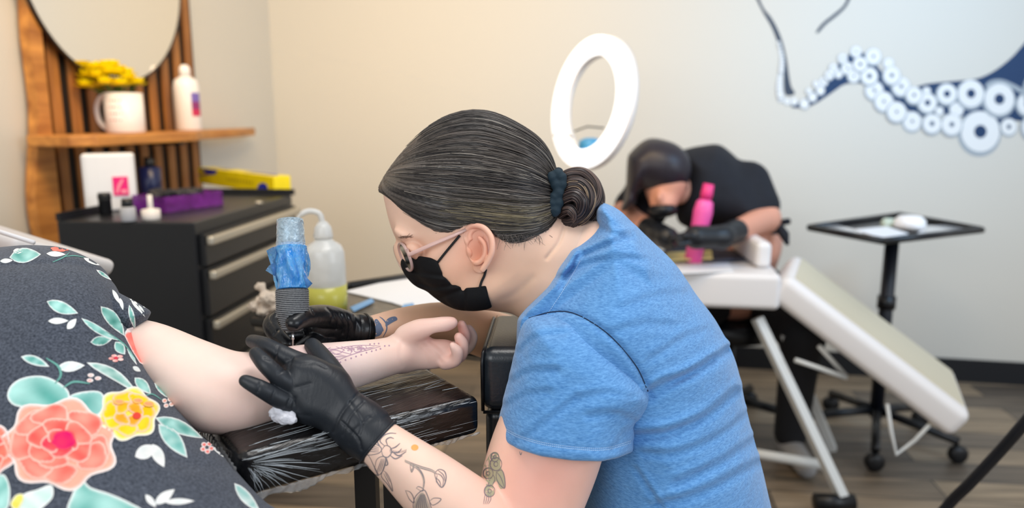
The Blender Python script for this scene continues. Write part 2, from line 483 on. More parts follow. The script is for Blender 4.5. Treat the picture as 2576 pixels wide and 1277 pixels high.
ML = Matrix.Translation(CORNER) @ Matrix.Rotation(RZL, 4, 'Z'); MBk = Matrix.Translation(CORNER) @ Matrix.Rotation(RZB, 4, 'Z')
wallbox('wall_left', ML, -5.2, 0.1, 0, 0.1, 0, 2.8, M_wall)
wallbox('wall_back', MBk, 0.0, 4.9, 0, 0.1, 0, 2.8, M_wall)
wallbox('baseboard_left', ML, -5.2, 0.0, -0.012, -0.0005, 0, 0.115, M_black_trim)
wallbox('baseboard_back', MBk, 0.012, 4.9, -0.012, -0.0005, 0, 0.115, M_black_trim)

# ---------------------------------------------------------------- painted tentacle mural on the back wall
def wall_mural():
    def Z(x, y): return (1550+x*0.3983, y*0.3984)
    Mi = MBk.inverted()
    V = []; F = []; MI = []
    def put(poly, off, mi):
        pts = [Mi @ on_back(*Z(*q), 0.0) for q in poly]
        pts = [Vector((float(p.x), float(p.z))) for p in pts]; n = len(pts)
        r = delaunay_2d_cdt(pts, [(i, (i+1) % n) for i in range(n)], [], 1, 1e-5)
        b = len(V); V.extend([(q.x, -off, q.y) for q in r[0]]); F.extend([tuple(b+i for i in (f if (r[0][f[1]]-r[0][f[0]]).cross(r[0][f[2]]-r[0][f[0]]) > 0 else f[::-1])) for f in r[2]]); MI.extend([mi]*len(r[2]))
    def circ(cx, cy, r, off, mi, sq=1.0):
        put([(cx+r*sq*math.cos(a), cy+r*math.sin(a)) for a in np.linspace(0, 2*math.pi, 28)[:-1]], off, mi)
    NAVY, LIGHT, GREY, SLATE = 0, 1, 2, 3
    body = [(1105, 668), (1180, 632), (1250, 572), (1330, 500), (1400, 402), (1470, 345), (1530, 325), (1600, 360), (1680, 455), (1760, 560), (1850, 560), (1960, 530), (2100, 515), (2210, 505), (2300, 490), (2400, 440), (2500, 360), (2576, 275), (2740, 90), (2900, 330), (2900, 830), (2740, 800), (2576, 770), (2480, 760), (2400, 790), (2300, 740), (2150, 740), (2080, 720), (1990, 740), (1900, 730), (1820, 680), (1740, 620), (1660, 570), (1560, 530), (1450, 530), (1370, 580), (1290, 635), (1230, 668), (1180, 682), (1120, 680)]
    put(closed_spline(body, 3), 0.0008, NAVY)
    put(closed_spline([(870, -40), (925, 75), (975, 160), (1005, 230), (1040, 330), (1058, 420), (1058, 520), (1065, 590), (1095, 605), (1130, 588), (1107, 550), (1092, 480), (1078, 380), (1052, 270), (1018, 180), (975, 105), (930, 50), (890, -40)], 3), 0.0008, SLATE)
    put(closed_spline([(1470, -40), (1440, 30), (1380, 85), (1310, 140), (1275, 180), (1262, 205), (1280, 205), (1325, 155), (1395, 100), (1455, 40), (1490, -40)], 3), 0.0008, SLATE)
    put(closed_spline([(2330, 545), (2360, 510), (2430, 500), (2510, 530), (2576, 570), (2576, 600), (2500, 560), (2430, 545), (2370, 560)], 3), 0.0012, GREY)
    S = [(2300, 830, 128, 40), (2420, 625, 98, 32), (2240, 590, 85, 27), (2088, 592, 64, 20), (1965, 648, 60, 17), (2118, 785, 66, 13), (1993, 780, 60, 13), (2480, 800, 52, 12), (2600, 655, 70, 20), (2700, 560, 120, 36), (2640, 800, 80, 20),
         (1740, 475, 55, 10), (1598, 480, 54, 13), (1540, 405, 45, 9), (1625, 355, 50, 7), (1515, 325, 34, 5), (1800, 545, 58, 9), (1630, 570, 58, 8), (1690, 640, 60, 7), (1880, 600, 52, 8), (1770, 705, 62, 7), (1870, 765, 60, 7), (2150, 690, 44, 0), (1460, 430, 38, 6), (1500, 480, 38, 6), (1430, 370, 30, 5), (1372, 430, 28, 4), (1345, 475, 28, 4), (1405, 465, 26, 0), (1310, 515, 27, 4), (1290, 570, 27, 0), (1240, 612, 27, 0), (1188, 655, 29, 0), (1262, 530, 20, 0), (1215, 575, 18, 0), (1125, 640, 22, 0), (1080, 640, 20, 0), (1720, 400, 34, 0), (1960, 575, 26, 0), (2040, 700, 26, 0)]
    for k in range(17):
        y = 270+k*22; x = 1012+k*1.5+14*math.sin(k*0.35); S.append((x+14, y, 9+k*0.75, 0))
    for i, (x, y, r, q) in enumerate(S):
        o = 0.0014+0.00012*(i % 7)*6
        circ(x-r*0.05, y+r*0.1, r*1.12+2, o, GREY, 0.95); circ(x, y, r, o+0.0002, LIGHT, 0.95)
        if q: circ(x, y, q+3, o+0.0004, GREY, 0.95); circ(x, y, q, o+0.0006, NAVY, 0.95)
    ms = [mat('mural_navy', (6, 48, 88), 0.6), mat('mural_light', (228, 228, 226), 0.6), mat('mural_grey', (158, 166, 172), 0.6), mat('mural_slate', (52, 62, 78), 0.6)]
    o = obj('wall_mural', (V, F), ms, smooth=False, midx=MI); o.matrix_world = Matrix.Translation(Vector((0, 0, 0))) @ MBk
    tag(o, 'painted navy and grey mural of curling tentacles with round suckers on the back wall', 'mural')
wall_mural()

# ---------------------------------------------------------------- slatted panel, mirror, shelf on the left wall
def left_local(v): return (Matrix.Translation(CORNER) @ Matrix.Rotation(RZL, 4, 'Z')).inverted() @ v
M_wood = mat('warm_wood', (186, 124, 62), 0.5, color2=(130, 80, 38), nscale=5, stretch=(6, 6, 0.7), bump=0.1, bscale=30)
M_wood_edge = mat('live_edge_wood', (216, 148, 72), 0.45, color2=(158, 98, 44), nscale=4, stretch=(1, 6, 6), bump=0.1, bscale=30)
M_dark_board = mat('dark_backing', (26, 20, 16), 0.7)
a0 = left_local(on_left(40, 300, 0)).x; a1 = left_local(on_left(497, 420, 0)).x
pan = thing('slatted_wall_panel', 'tall panel of brown vertical wooden slats on a dark backing behind the round mirror', 'wall panel', ML @ Vector((a0, 0, 0.0)), RZL)
PW = a1-a0
MB().box(0.075, PW, -0.02, -0.001, 0.1, 2.55).build('backing', M_dark_board, pan, smooth=False)
ed = []
for i in range(40):
    z = 0.1+i*2.45/39; ed.append((0.02+0.028*math.sin(z*4.4+0.6)+0.012*math.sin(z*11), z))
poly = ed+[(0.085, 2.55), (0.085, 0.1)]
MBx = MB(); MBx.prism(poly, 0, 0.04, M=Matrix(((1, 0, 0, 0), (0, 0, -1, -0.02), (0, 1, 0, 0), (0, 0, 0, 1))))
MBx.build('edge_plank', M_wood_edge, pan, smooth=False)
ns = 10; pitch = (PW-0.115)/ns
for i in range(ns):
    x = 0.115+i*pitch+0.015
    MB().box(x, x+pitch*0.52, -0.034, -0.02, 0.1, 2.55).build('slat', M_wood, pan, smooth=False, bevel=0.004)
# mirror
c = left_local(on_left(385, 212, 0.08)); ml = left_local(on_left(272, 0, 0.08))
MR = 0.43; mcx = left_local(on_left(62, 0, 0.08)).x*0.52+left_local(on_left(468, 0, 0.08)).x*0.48
mir = thing('round_mirror', 'large round mirror with a thin dark rim hung on the slatted panel', 'mirror', ML @ Vector((mcx, -0.06, c.z+MR)), RZL)
RX = Matrix.Rotation(math.pi/2, 4, 'X')
MB().lathe([(MR-0.003, 0.0), (MR-0.003, 0.012)], 64, M=RX).build('mirror_glass', mat('mirror_glass', (238, 236, 230), 0.03, 1.0), mir, smooth=False)
pr = [(MR+0.006*math.cos(a), 0.008+0.009*math.sin(a)) for a in np.linspace(0, 2*math.pi, 9)]
MB().lathe(pr, 72, M=RX).build('mirror_rim', mat('mirror_rim', (50, 36, 26), 0.4), mir)
# shelf
s0 = left_local(on_left(95, 360, 0.1)); s1 = left_local(on_left(612, 322, 0.0))
SZ = 0.5*(left_local(on_left(300, 340, 0.12)).z+left_local(on_left(480, 322, 0.12)).z)
SH = thing('live_edge_shelf', 'wavy live-edge wooden shelf across the slatted panel carrying a flower mug and a white bottle', 'shelf', ML @ Vector((s0.x, 0, SZ)), RZL)
LEN = s1.x-s0.x
fr = []
for i in range(30):
    t = i/29; fr.append((t*LEN, -0.055-(0.21+0.03*math.sin(t*7)+0.015*math.sin(t*17+1))*min(1, (1-t)*1.7+0.02)**0.75*min(1, t*8+0.75)))
MB().prism([(0, -0.056)]+fr+[(LEN, -0.056)], -0.038, 0.0).build('board', M_wood_edge, SH, smooth=False, bevel=0.008)
MB().box(LEN*0.42, LEN*0.42+0.04, -0.2, -0.056, -0.055, -0.039).build('bracket', M_black_trim, SH, smooth=False)
def shelf_pt(px, py): return onz(px, py, SZ)

# mug with yellow flowers
M_ceramic = mat('white_ceramic', (238, 232, 228), 0.25); M_pink_print = mat('pink_print', (222, 150, 150), 0.4)
mp = ML @ Vector((left_local(on_left(318, 334, 0.18)).x, -0.18, SZ+0.001))
mug = thing('mug', 'white mug with faint pink lettering and a big handle holding yellow flowers on the shelf', 'mug', mp, -0.25)
md = pxy(mp)[2]; mh = 98*md/FPX; mr_ = 45*md/FPX
pf = [(mr_*0.93, 0), (mr_, 0.006), (mr_, mh), (mr_-0.004, mh), (mr_-0.005, 0.01), (0.001, 0.008)]
MB().lathe(pf, 40).build('body', M_ceramic, mug)
hp = [(-mr_*0.9, 0, mh*0.85), (-mr_*1.4, 0, mh*0.92), (-mr_*1.8, 0, mh*0.66), (-mr_*1.72, 0, mh*0.3), (-mr_*1.25, 0, mh*0.10), (-mr_*0.92, 0, mh*0.2)]
MB().tube(spline(hp, 6), 0.0095, 12).build('handle', M_ceramic, mug)
tx = MB()
for k in range(4):
    for j in range(5):
        a = -1.75+0.16*j+0.05*(k % 2); z = mh*(0.3+0.16*k); w = 0.05+0.03*((j*7+k*3) % 3)
        q = [(math.cos(a+s*w)*(mr_+0.0006), math.sin(a+s*w)*(mr_+0.0006), z+dz) for s, dz in ((0, 0), (1, 0.001), (1, 0.006), (0.2, 0.007))]
        tx.add(q, [(0, 1, 2, 3)])
tx.build('lettering', M_pink_print, mug, smooth=False)
M_yel = mat('yellow_petals', (255, 240, 10), 0.6, color2=(255, 226, 0), nscale=60); M_leaf = mat('flower_stem', (96, 120, 40), 0.6)
for k in range(24):
    a = k*2.399; r = 0.095*math.sqrt((k+0.5)/24); lean = r
    cx, cy, cz = math.cos(a)*r*1.05-0.045, math.sin(a)*r*0.7, mh+0.092-r*r*7.5+rng.normal()*0.008
    f = thing('yellow_flower', 'frilly yellow blossom bunched with others like it in the white mug', 'flower', mp+Vector((cx, cy, cz)), k, 'yellow flowers in the mug')
    b = MB()
    for ring, (nr, rr, el) in enumerate(((8, 0.042, 0.1), (7, 0.036, 0.6), (5, 0.026, 1.1))):
        for j in range(nr):
            t = 2*math.pi*j/nr+ring*0.4; d = Vector((math.cos(t)*math.cos(el), math.sin(t)*math.cos(el), math.sin(el)))
            s = Vector((-math.sin(t), math.cos(t), 0)); w = rr*0.42
            v = [d*0.003, d*rr*0.6+s*w, d*rr+s*w*0.5+Vector((0, 0, 0.004)), d*rr-s*w*0.5+Vector((0, 0, 0.004)), d*rr*0.6-s*w, d*rr*0.6+Vector((0, 0, -0.004))]
            b.add(v, [(0, 1, 5), (1, 2, 3, 5), (5, 3, 4), (0, 5, 4)])
    b.build('petals', M_yel, f)
    MB().tube([(0, 0, 0), tuple(Matrix.Rotation(-k, 3, 'Z') @ Vector((-cx*0.7, -cy*0.7, mh*0.9-cz)))], 0.0022, 6).build('stem', M_leaf, f)

# tall white bottle on the shelf
bp_ = ML @ Vector((left_local(on_left(475, 315, 0.14)).x, -0.14, SZ+0.001)); bd = pxy(bp_)[2]; k = bd/FPX
bot = thing('lotion_bottle', 'tall white bottle with a purple and red label beside the flower mug', 'bottle', bp_, 0.2)
MB().lathe([(30*k, 0), (32*k, 3*k), (31*k, 105*k), (27*k, 122*k), (13*k, 132*k)], 32).build('body', M_ceramic, bot)
MB().lathe([(13*k, 132*k), (13*k, 150*k), (9*k, 158*k), (4*k, 160*k)], 24).build('cap', M_ceramic, bot)
lb = MB()
for j in range(8):
    a0_, a1_ = -1.05+j*0.1, -0.95+j*0.1; R_ = 32.4*k
    for z0, z1, mi in ((35, 52, 1), (52, 70, 2), (70, 92, 0)):
        lb.add([(math.cos(a0_)*R_, math.sin(a0_)*R_, z0*k), (math.cos(a1_)*R_, math.sin(a1_)*R_, z0*k), (math.cos(a1_)*R_, math.sin(a1_)*R_, z1*k), (math.cos(a0_)*R_, math.sin(a0_)*R_, z1*k)], [(0, 1, 2, 3)], mi)
lb.build('label', [mat('label_purple', (120, 100, 178), 0.5), mat('label_red', (196, 40, 84), 0.5), mat('label_plum', (140, 50, 110), 0.5)], bot, smooth=False)

# ---------------------------------------------------------------- tool chest
TZ = 1.0
A_ = P(497, 560, 2.12); B_ = P(742, 490, 2.85); dF = (B_-A_); dF.z = 0; CW = dF.length; dF.normalize(); rzc = math.atan2(dF.y, dF.x)
M_chest = mat('black_powder_coat', (24, 26, 30), 0.35, bump=0.02, bscale=200); M_bar = mat('brushed_aluminium', (196, 190, 176), 0.35, 0.75)
CD = 0.42
ch = thing('tool_chest', 'black rolling tool chest with long pale metal drawer pulls below the wooden shelf', 'tool chest', (A_.x, A_.y, 0), rzc)
MB().box(0, CW, 0.012, CD, 0.1, TZ).build('body', M_chest, ch, smooth=False, bevel=0.006)
MB().box(0, CW, CD-0.012, CD, TZ, TZ+0.022).build('rear_lip', M_chest, ch, smooth=False)
MB().box(CW-0.012, CW, 0.0, CD, TZ, TZ+0.022).build('side_lip', M_chest, ch, smooth=False)
z = TZ-0.035
for hgt in (0.1, 0.148, 0.16, 0.2, 0.25):
    dr = MB().box(0.02, CW-0.02, -0.008, 0.011, z-hgt+0.006, z-0.002).build('drawer', M_chest, ch, smooth=False, bevel=0.002)
    hb = MB().box(0.022, CW-0.022, -0.03, -0.009, z-0.034, z-0.008).build('handle', M_bar, dr, smooth=False, bevel=0.006, bseg=3)
    z -= hgt
for x in (0.06, CW-0.06):
    for y in (0.06, CD-0.06):
        cs = MB(); cs.lathe([(0.045, -0.012), (0.05, -0.008), (0.05, 0.008), (0.045, 0.012)], 24, M=Matrix.Translation((x, y, 0.051)) @ RX)
        cs.box(x-0.015, x+0.015, y-0.02, y+0.02, 0.056, 0.1); cs.build('caster', M_black_trim, ch, smooth=False)
lk = onz(632, 522, TZ)
MB().lathe([(0.013, 0), (0.013, 0.006), (0.008, 0.008)], 20, M=Matrix.Translation((CW*0.62, 0.02, TZ))).build('lock', M_bar, ch)

# white tub with pink emblem
def topthing(name, label, cat, px, py, rz=0.0, z=TZ, **k): 
    p = onz(px, py, z); return thing(name, label, cat, (p.x, p.y, z+0.0006), rz, **k), pxy(p)[2]/FPX
tb, k = topthing('paper_carton', 'white carton with a bright pink square emblem on the tool chest under the shelf', 'carton', 284, 527, 0.45); k *= 0.84
M_carton = mat('white_card', (232, 232, 234), 0.5)
MB().prism(closed_spline([(-60*k, -38*k), (60*k, -38*k), (64*k, 0), (60*k, 42*k), (-60*k, 42*k), (-64*k, 0)], 3), 0, 166*k).build('body', M_carton, tb, smooth=False, bevel=0.012, bseg=4)
MB().box(8*k, 48*k, -45*k, -42.5*k, 45*k, 100*k).build('emblem', mat('emblem_pink', (236, 28, 120), 0.5), tb, smooth=False)
e2 = MB(); e2.prism([(14*k, 52*k), (20*k, 52*k), (26*k, 70*k), (38*k, 92*k), (32*k, 94*k), (20*k, 76*k)], -1*k, 0, M=Matrix(((1, 0, 0, 0), (0, 0, 1, -45.2*k), (0, 1, 0, 0), (0, 0, 0, 1))))
e2.box(28*k, 44*k, -46.2*k, -45.2*k, 52*k, 62*k)
e2.build('emblem_mark', mat('emblem_light', (250, 150, 170), 0.5), tb, smooth=False)
def small_bottle(name, label, px, py, h, r, mb, mc, capr=0.6, caph=0.3, z=TZ):
    t, k = topthing(name, label, 'bottle', px, py, z=z)
    MB().lathe([(r*k*0.95, 0), (r*k, 2*k), (r*k, h*k*(1-caph)-3*k), (r*k*capr, h*k*(1-caph))], 24).build('body', mb, t)
    MB().lathe([(r*k*capr*0.9, h*k*(1-caph)), (r*k*capr, h*k*(1-caph)+1*k), (r*k*capr*0.9, h*k)], 20).build('cap', mc, t); return t
M_blk = mat('black_plastic', (16, 17, 20), 0.35); M_grey_lbl = mat('grey_label', (168, 170, 176), 0.5); M_navy = mat('navy_plastic', (22, 30, 72), 0.3); M_cream = mat('cream_plastic', (226, 220, 214), 0.4)
small_bottle('ink_bottle', 'small black bottle standing before the white carton on the tool chest', 267, 540, 55, 15, M_blk, M_blk, 1.1, 0.25)
small_bottle('ink_bottle', 'small grey-labelled bottle at the near edge of the tool chest', 324, 556, 56, 18, M_grey_lbl, M_blk, 0.8, 0.35)
small_bottle('ink_bottle', 'squat cream bottle with a pointed tip at the near edge of the tool chest', 381, 552, 62, 22, M_cream, M_cream, 0.3, 0.55)
small_bottle('pump_bottle', 'dark navy bottle behind the purple bin on the tool chest', 382, 488, 92, 26, M_navy, M_blk, 0.5, 0.25)
# purple bin of gloves
pb, k = topthing('storage_bin', 'translucent purple bin filled with crumpled black gloves on the tool chest', 'bin', 452, 522, rzc-0.35)
M_purple = mat('purple_plastic', (176, 84, 200), 0.15, trans=0.75, noise=0.4, nscale=30)
w_, d_ = 0.115, 0.07; bn = MB()
bn.box(-w_, w_, -d_, d_, 0, 0.004)
for x0, x1, y0, y1 in ((-w_, w_, -d_-0.003, -d_), (-w_, w_, d_, d_+0.003), (-w_-0.003, -w_, -d_, d_), (w_, w_+0.003, -d_, d_)): bn.box(x0, x1, y0, y1, 0, 0.048)
bn.build('bin', M_purple, pb, smooth=False)
gv = Field(0.004)
for i in range(12):
    a = rng.uniform(-1, 1, 2); p = np.array((a[0]*w_*0.8, a[1]*d_*0.75, 0.038+0.012*rng.random())); gv.cone(p, 0.016, p+np.append(rng.uniform(-0.03, 0.03, 2), 0.008), 0.01, 0.008)
V, F = gv.build()
pg_ = thing('spare_gloves', 'crumpled black gloves heaped in the purple bin', 'gloves', MW[pb.name].translation, rzc-0.35)
obj('glove_heap', (V, F), mat('black_rubber', (24, 22, 28), 0.45), pg_)
# yellow box of wrap
pY0 = onz(500, 460, TZ); pY1 = onz(690, 490, TZ); dy = pY1-pY0; rzy = math.atan2(dy.y, dy.x); YL = dy.length
yb = thing('cling_film_box', 'long yellow box of cling film with blue patches lying on the tool chest', 'box', (pY0.x, pY0.y, TZ+0.0006), rzy)
MB().box(0, YL, 0, 0.07, 0, 0.068).build('carton', mat('yellow_card', (232, 212, 12), 0.4, noise=0.06), yb, smooth=False, bevel=0.002)
M_blue = mat('blue_print', (24, 44, 170), 0.4); q = MB()
def ybq(pts, f):
    q.add([f(*p) for p in pts], [tuple(range(len(pts)))])
top = lambda x, y: (x*YL, y*0.07, 0.0688); fr_ = lambda x, y: (x*YL, -0.0008, y*0.068)
ybq([(0.55, 0.35), (0.62, 0.7), (0.9, 0.85), (0.96, 0.4)], top); q.build('blue_patch', M_blue, yb, smooth=False); q = MB(); ybq([(0.1, 0.2), (0.3, 0.45), (0.36, 0.9), (0.24, 0.85)], top)
ybq([(0.04, 0.95), (0.16, 0.62), (0.26, 0.7), (0.3, 0.99), (0.12, 0.99)], fr_); q.build('blue_patch', M_blue, yb, smooth=False); q = MB()
ybq([(0.80, 0.02), (0.93, 0.02), (0.93, 0.45), (0.9, 0.58), (0.85, 0.55), (0.81, 0.35)], fr_)
q.build('blue_patch', M_blue, yb, smooth=False)
q = MB()
for i in range(9):
    x = 0.42+i*0.038; ybq([(x, 0.42), (x+0.022, 0.42), (x+0.022, 0.6), (x, 0.56)], fr_)
q.build('print', mat('olive_print', (180, 160, 20), 0.5), yb, smooth=False)
q = MB(); ybq([(0.0, 0.45), (0.17, 0.62), (0.17, 0.72), (0.0, 0.52)], fr_); q.build('purple_stripe', mat('violet_print', (130, 40, 130), 0.5), yb, smooth=False)
# ================================================================ BACKGROUND, RIGHT
M_vinyl = mat('white_vinyl', (226, 222, 220), 0.45, bump=0.05, bscale=15); M_vinyl_top = mat('beige_vinyl', (205, 196, 172), 0.5)
M_steel = mat('white_tube_steel', (212, 214, 212), 0.35); M_dcloth = mat('dark_pad', (62, 64, 76), 0.8); M_film = mat('clear_wrap', (225, 225, 228), 0.15, trans=0.6)
def slab(name, N1, N2, F1, th, m, parent, bev=0.03, mtop=None):
    X = (N2-N1); Lx = X.length; X.normalize(); Y = (F1-N1); Y -= X*Y.dot(X); Ly = Y.length; Y.normalize(); Zx = X.cross(Y)
    M = Matrix(((X.x, Y.x, Zx.x, N1.x), (X.y, Y.y, Zx.y, N1.y), (X.z, Y.z, Zx.z, N1.z), (0, 0, 0, 1)))
    o = MB().box(0, Lx, 0, Ly, -th, 0, M=M).build(name, m, parent, world=True, bevel=bev, bseg=4)
    return o, M, Lx, Ly
bed = thing('treatment_bed', 'white padded treatment bed with sloping leg section and white tube frame', 'bed', (1.1, 2.6, 0))
N1 = P(1978, 692, 2.45); N2 = P(2452, 1052, 2.30); F1 = P(2000, 634, 2.83)
o, M, lx, ly = slab('leg_section', N1, N2, F1, 0.10, M_vinyl, bed, 0.03)
MB().box(0.03, lx-0.03, 0.045, ly-0.03, 0.0, 0.003, M=M).build('leg_section_top', M_vinyl_top, bed, world=True, smooth=False, label='beige top of the sloping leg section')
a = onz(1690, 690, N1.z); b_ = P(1968, 700, 2.45); b_.z = N1.z; a.z = N1.z
fz = Vector((b_.x+0.03, b_.y+0.42, N1.z)); s0_ = Vector((b_.x-0.62, b_.y+0.10, N1.z))
slab('seat_section', s0_, b_, fz, 0.12, M_vinyl, bed, 0.02)
hb = slab('seat_bolster', b_+Vector((-0.055, 0.10, 0.09)), b_+Vector((-0.0, 0.10, 0.09)), b_+Vector((-0.055, 0.4, 0.10)), 0.089, M_vinyl, bed, 0.02)
fr = MB()
def tubepx(pts, r, name='frame_tube', m=M_steel, parent=bed, n=10, **kw): return MB().tube([P(*p) for p in pts], r, n).build(name, m, parent, world=True, **kw)
ft = onz(2125, 1262, 0.03); tpp = P(1905, 800, 2.55)
MB().tube([tpp, ft], 0.022, 4).build('leg', M_steel, bed, world=True, smooth=False)
ft2 = onz(2095, 1130, 0.03)
MB().tube([P(1975, 840, 2.75), ft2], 0.020, 4).build('leg', M_steel, bed, world=True, smooth=False)
MB().tube([onz(1780, 1120, 0.10), onz(2095, 1172, 0.10)], 0.018, 8).build('floor_bar', M_steel, bed, world=True)
MB().tube([ft+Vector((-0.1, 0, 0)), ft+Vector((0.03, 0, 0))], 0.028, 10).build('rubber_foot', M_blk, bed, world=True)
MB().tube([P(2000, 905, 2.5), P(2060, 925, 2.5), P(2130, 950, 2.5)], 0.008, 8).build('crossbar', M_steel, bed, world=True)
MB().tube([P(2060, 870, 2.5), P(2128, 945, 2.52)], 0.008, 8).build('strut', M_steel, bed, world=True)
q = [P(2232, 1015, 2.42), P(2242, 1085, 2.42), P(2254, 1142, 2.42), P(2300, 1108, 2.42), P(2338, 1068, 2.38)]
MB().tube(q, 0.006, 8).build('wire_bracket', M_steel, bed, world=True)
MB().tube([P(1600, 835, 2.75), P(1640, 1050, 2.8)], 0.022, 4).build('leg', M_steel, bed, world=True, smooth=False)
# things on the bed
zt = N1.z+0.001
def flat(name, label, cat, px, h, m, z=None, grp=None):
    z = zt if z is None else z
    q = [onz(x, y, z) for x, y in px]; c = sum(q, Vector())/len(q)
    t = MB().prism([(p.x-c.x, p.y-c.y) for p in q], 0, h).build(name, m, None, smooth=False, bevel=min(0.004, h*0.4)); t.location = c; return tag(t, label, cat)
flat('work_pad', 'dark grey pad laid over the white bed under the seated person’s arms'.replace('’s', "'s"), 'pad', [(1660, 648), (1690, 612), (1905, 598), (1922, 655), (1800, 662)], 0.012, M_dcloth)
flat('paper_towel', 'white paper towel on the bed in front of the yellow practice sheet', 'paper towel', [(1690, 668), (1830, 664), (1845, 684), (1700, 690)], 0.006, M_carton)
flat('practice_sheet', 'small pale yellow sheet under the hands of the person in black', 'sheet', [(1675, 638), (1790, 632), (1793, 652), (1680, 658)], 0.006, mat('yellow_skin_sheet', (222, 206, 140), 0.6), z=zt+0.0125)

# tray on a wheeled stand
TRZ = 0.87
q = [onz(x, y, TRZ) for x, y in ((2036, 572), (2262, 540), (2470, 578), (2222, 606))]
cc = sum(q, Vector())/4
tr = thing('instrument_tray_stand', 'black instrument tray on a tall post with wheeled legs behind the bed', 'tray stand', (cc.x, cc.y, 0))
b = MB(); b.prism([tuple(p.xy-cc.xy) for p in q], TRZ-0.012, TRZ-0.008); b.build('tray_base', M_blk, tr, smooth=False)
for i in range(4):
    p, r_ = q[i], q[(i+1) % 4]; MB().tube([p-Vector((cc.x, cc.y, 0)), r_-Vector((cc.x, cc.y, 0))], 0.013, 8).build('rim', M_blk, tr)
MB().tube([(0, 0, 0.1), (0, 0, TRZ-0.012)], 0.026, 20).build('post', mat('navy_black_steel', (14, 18, 28), 0.4), tr)
MB().tube([(0, 0, 0.55), (0, 0, 0.6)], 0.034, 16).build('collar', M_blk, tr)
for i in range(5):
    a = i*2*math.pi/5+0.5; e = Vector((math.cos(a)*0.3, math.sin(a)*0.3, 0.085))
    g = MB().tube([(0, 0, 0.13), e], 0.018, 6).build('leg', M_blk, tr)
    MB().lathe([(0.022, -0.02), (0.035, -0.012), (0.035, 0.012), (0.022, 0.02)], 20, M=Matrix.Translation((e.x, e.y, 0.0355)) @ RX).build('caster', M_blk, g)
def on_tray(name, label, cat, px, h, m): return flat(name, label, cat, px, h, m, z=TRZ-0.0075)
on_tray('paper_towel', 'white folded paper towel in the middle of the black instrument tray', 'paper towel', [(2150, 580), (2230, 572), (2285, 590), (2215, 602)], 0.006, M_carton)
on_tray('clear_film_sheet', 'crumpled clear film at the left corner of the instrument tray', 'film', [(2060, 572), (2100, 566), (2180, 586), (2150, 592)], 0.004, M_film)
on_tray('clear_film_sheet', 'crumpled clear film at the right corner of the instrument tray', 'film', [(2330, 570), (2400, 566), (2440, 576), (2300, 594)], 0.004, M_film)
cp = onz(2288, 572, TRZ); t = thing('white_cup', 'rounded white cup standing on the instrument tray', 'cup', (cp.x, cp.y, TRZ-0.0075))
kk = pxy(cp)[2]/FPX; MB().lathe([(26*kk, 0), (38*kk, 8*kk), (36*kk, 24*kk), (26*kk, 34*kk), (10*kk, 36*kk)], 28).build('cup', M_ceramic, t)
cp = onz(2235, 566, TRZ); t = thing('pale_green_cap', 'small pale green cap beside the white cup on the tray', 'cap', (cp.x, cp.y, TRZ-0.0075))
MB().lathe([(20*kk, 0), (18*kk, 14*kk), (12*kk, 22*kk)], 24).build('cap', mat('pale_green', (196, 206, 188), 0.5), t)

# ring light
rc_ = P(1494, 260, 2.75); rl = thing('ring_light', 'large glowing white ring light on a slim stand beyond the foreground person', 'ring light', (rc_.x, rc_.y, 0))
Mr = Matrix.Translation((0, 0, rc_.z)) @ Matrix.Rotation(math.radians(10), 4, 'Y') @ Matrix.Rotation(math.radians(-62), 4, 'Z') @ RX
RO = 0.238; RI = 0.172
ann = [(RI, 0.0), (RO, 0.0), (RO, 0.014), (RI, 0.014), (RI, 0.0)]
def ring_mesh(b, r0, r1, z0, z1, n=72, mi=0, M=None):
    v = []; f = []
    for j in range(n):
        a = 2*math.pi*j/n; c_, s_ = math.cos(a), math.sin(a)
        v += [(r0*c_, r0*s_, z0), (r1*c_, r1*s_, z0), (r1*c_, r1*s_, z1), (r0*c_, r0*s_, z1)]
    for j in range(n):
        a = 4*j; c2 = 4*((j+1) % n)
        for k in range(4): f.append((a+k, a+(k+1) % 4, c2+(k+1) % 4, c2+k))
    if M is not None: v = [M @ Vector(p) for p in v]
    b.add(v, f, mi); return b
M_glow = mat('glowing_diffuser', (250, 250, 250), 0.4, emit=(255, 252, 250), estr=1.35)
ring_mesh(MB(), RI, RO, 0.012, 0.03, M=Mr).build('diffuser', M_glow, rl)
ring_mesh(MB(), RI-0.004, RO+0.004, -0.012, 0.0118, M=Mr).build('housing', M_ceramic, rl)
bt = Mr @ Vector((0, -RO-0.005, 0)); tp_ = Mr @ Vector((0, RO, 0))
if bt.z > tp_.z: bt, tp_ = tp_, bt
MB().tube([bt, bt+Vector((0, 0, -0.05)), (bt.x, bt.y, 0.25)], 0.011, 12).build('stand_pole', mat('dark_blue_steel', (26, 44, 74), 0.4), rl)
for i in range(3):
    a = i*2.094+0.4; MB().tube([(bt.x, bt.y, 0.42), (bt.x+0.36*math.cos(a), bt.y+0.36*math.sin(a), 0.015)], 0.009, 8).build('stand_leg', M_blk, rl)
MB().tube([P(1495, 405, 2.8), P(1500, 375, 2.78), P(1540, 345, 2.72)], 0.006, 8).build('gooseneck', M_blk, rl, world=True)
MB().lathe([(0.035, 0), (0.045, 0.01), (0.04, 0.035), (0.02, 0.045)], 20, M=Matrix.Translation(P(1484, 378, 2.78)-Vector((rc_.x, rc_.y, 0)))).build('mount_head', mat('light_blue_plastic', (60, 140, 190), 0.4), rl)
X = (P(1578, 312, 2.62)-P(1525, 350, 2.66)); ph = thing('phone_holder', 'black phone clamp tilted in front of the ring light', 'phone holder', P(1550, 332, 2.64))
Mp = Matrix.Rotation(math.radians(-36), 4, 'Y')
MB().box(-0.05, 0.05, -0.006, 0.006, -0.016, 0.016, M=Mp).build('clamp', M_blk, ph, bevel=0.004)
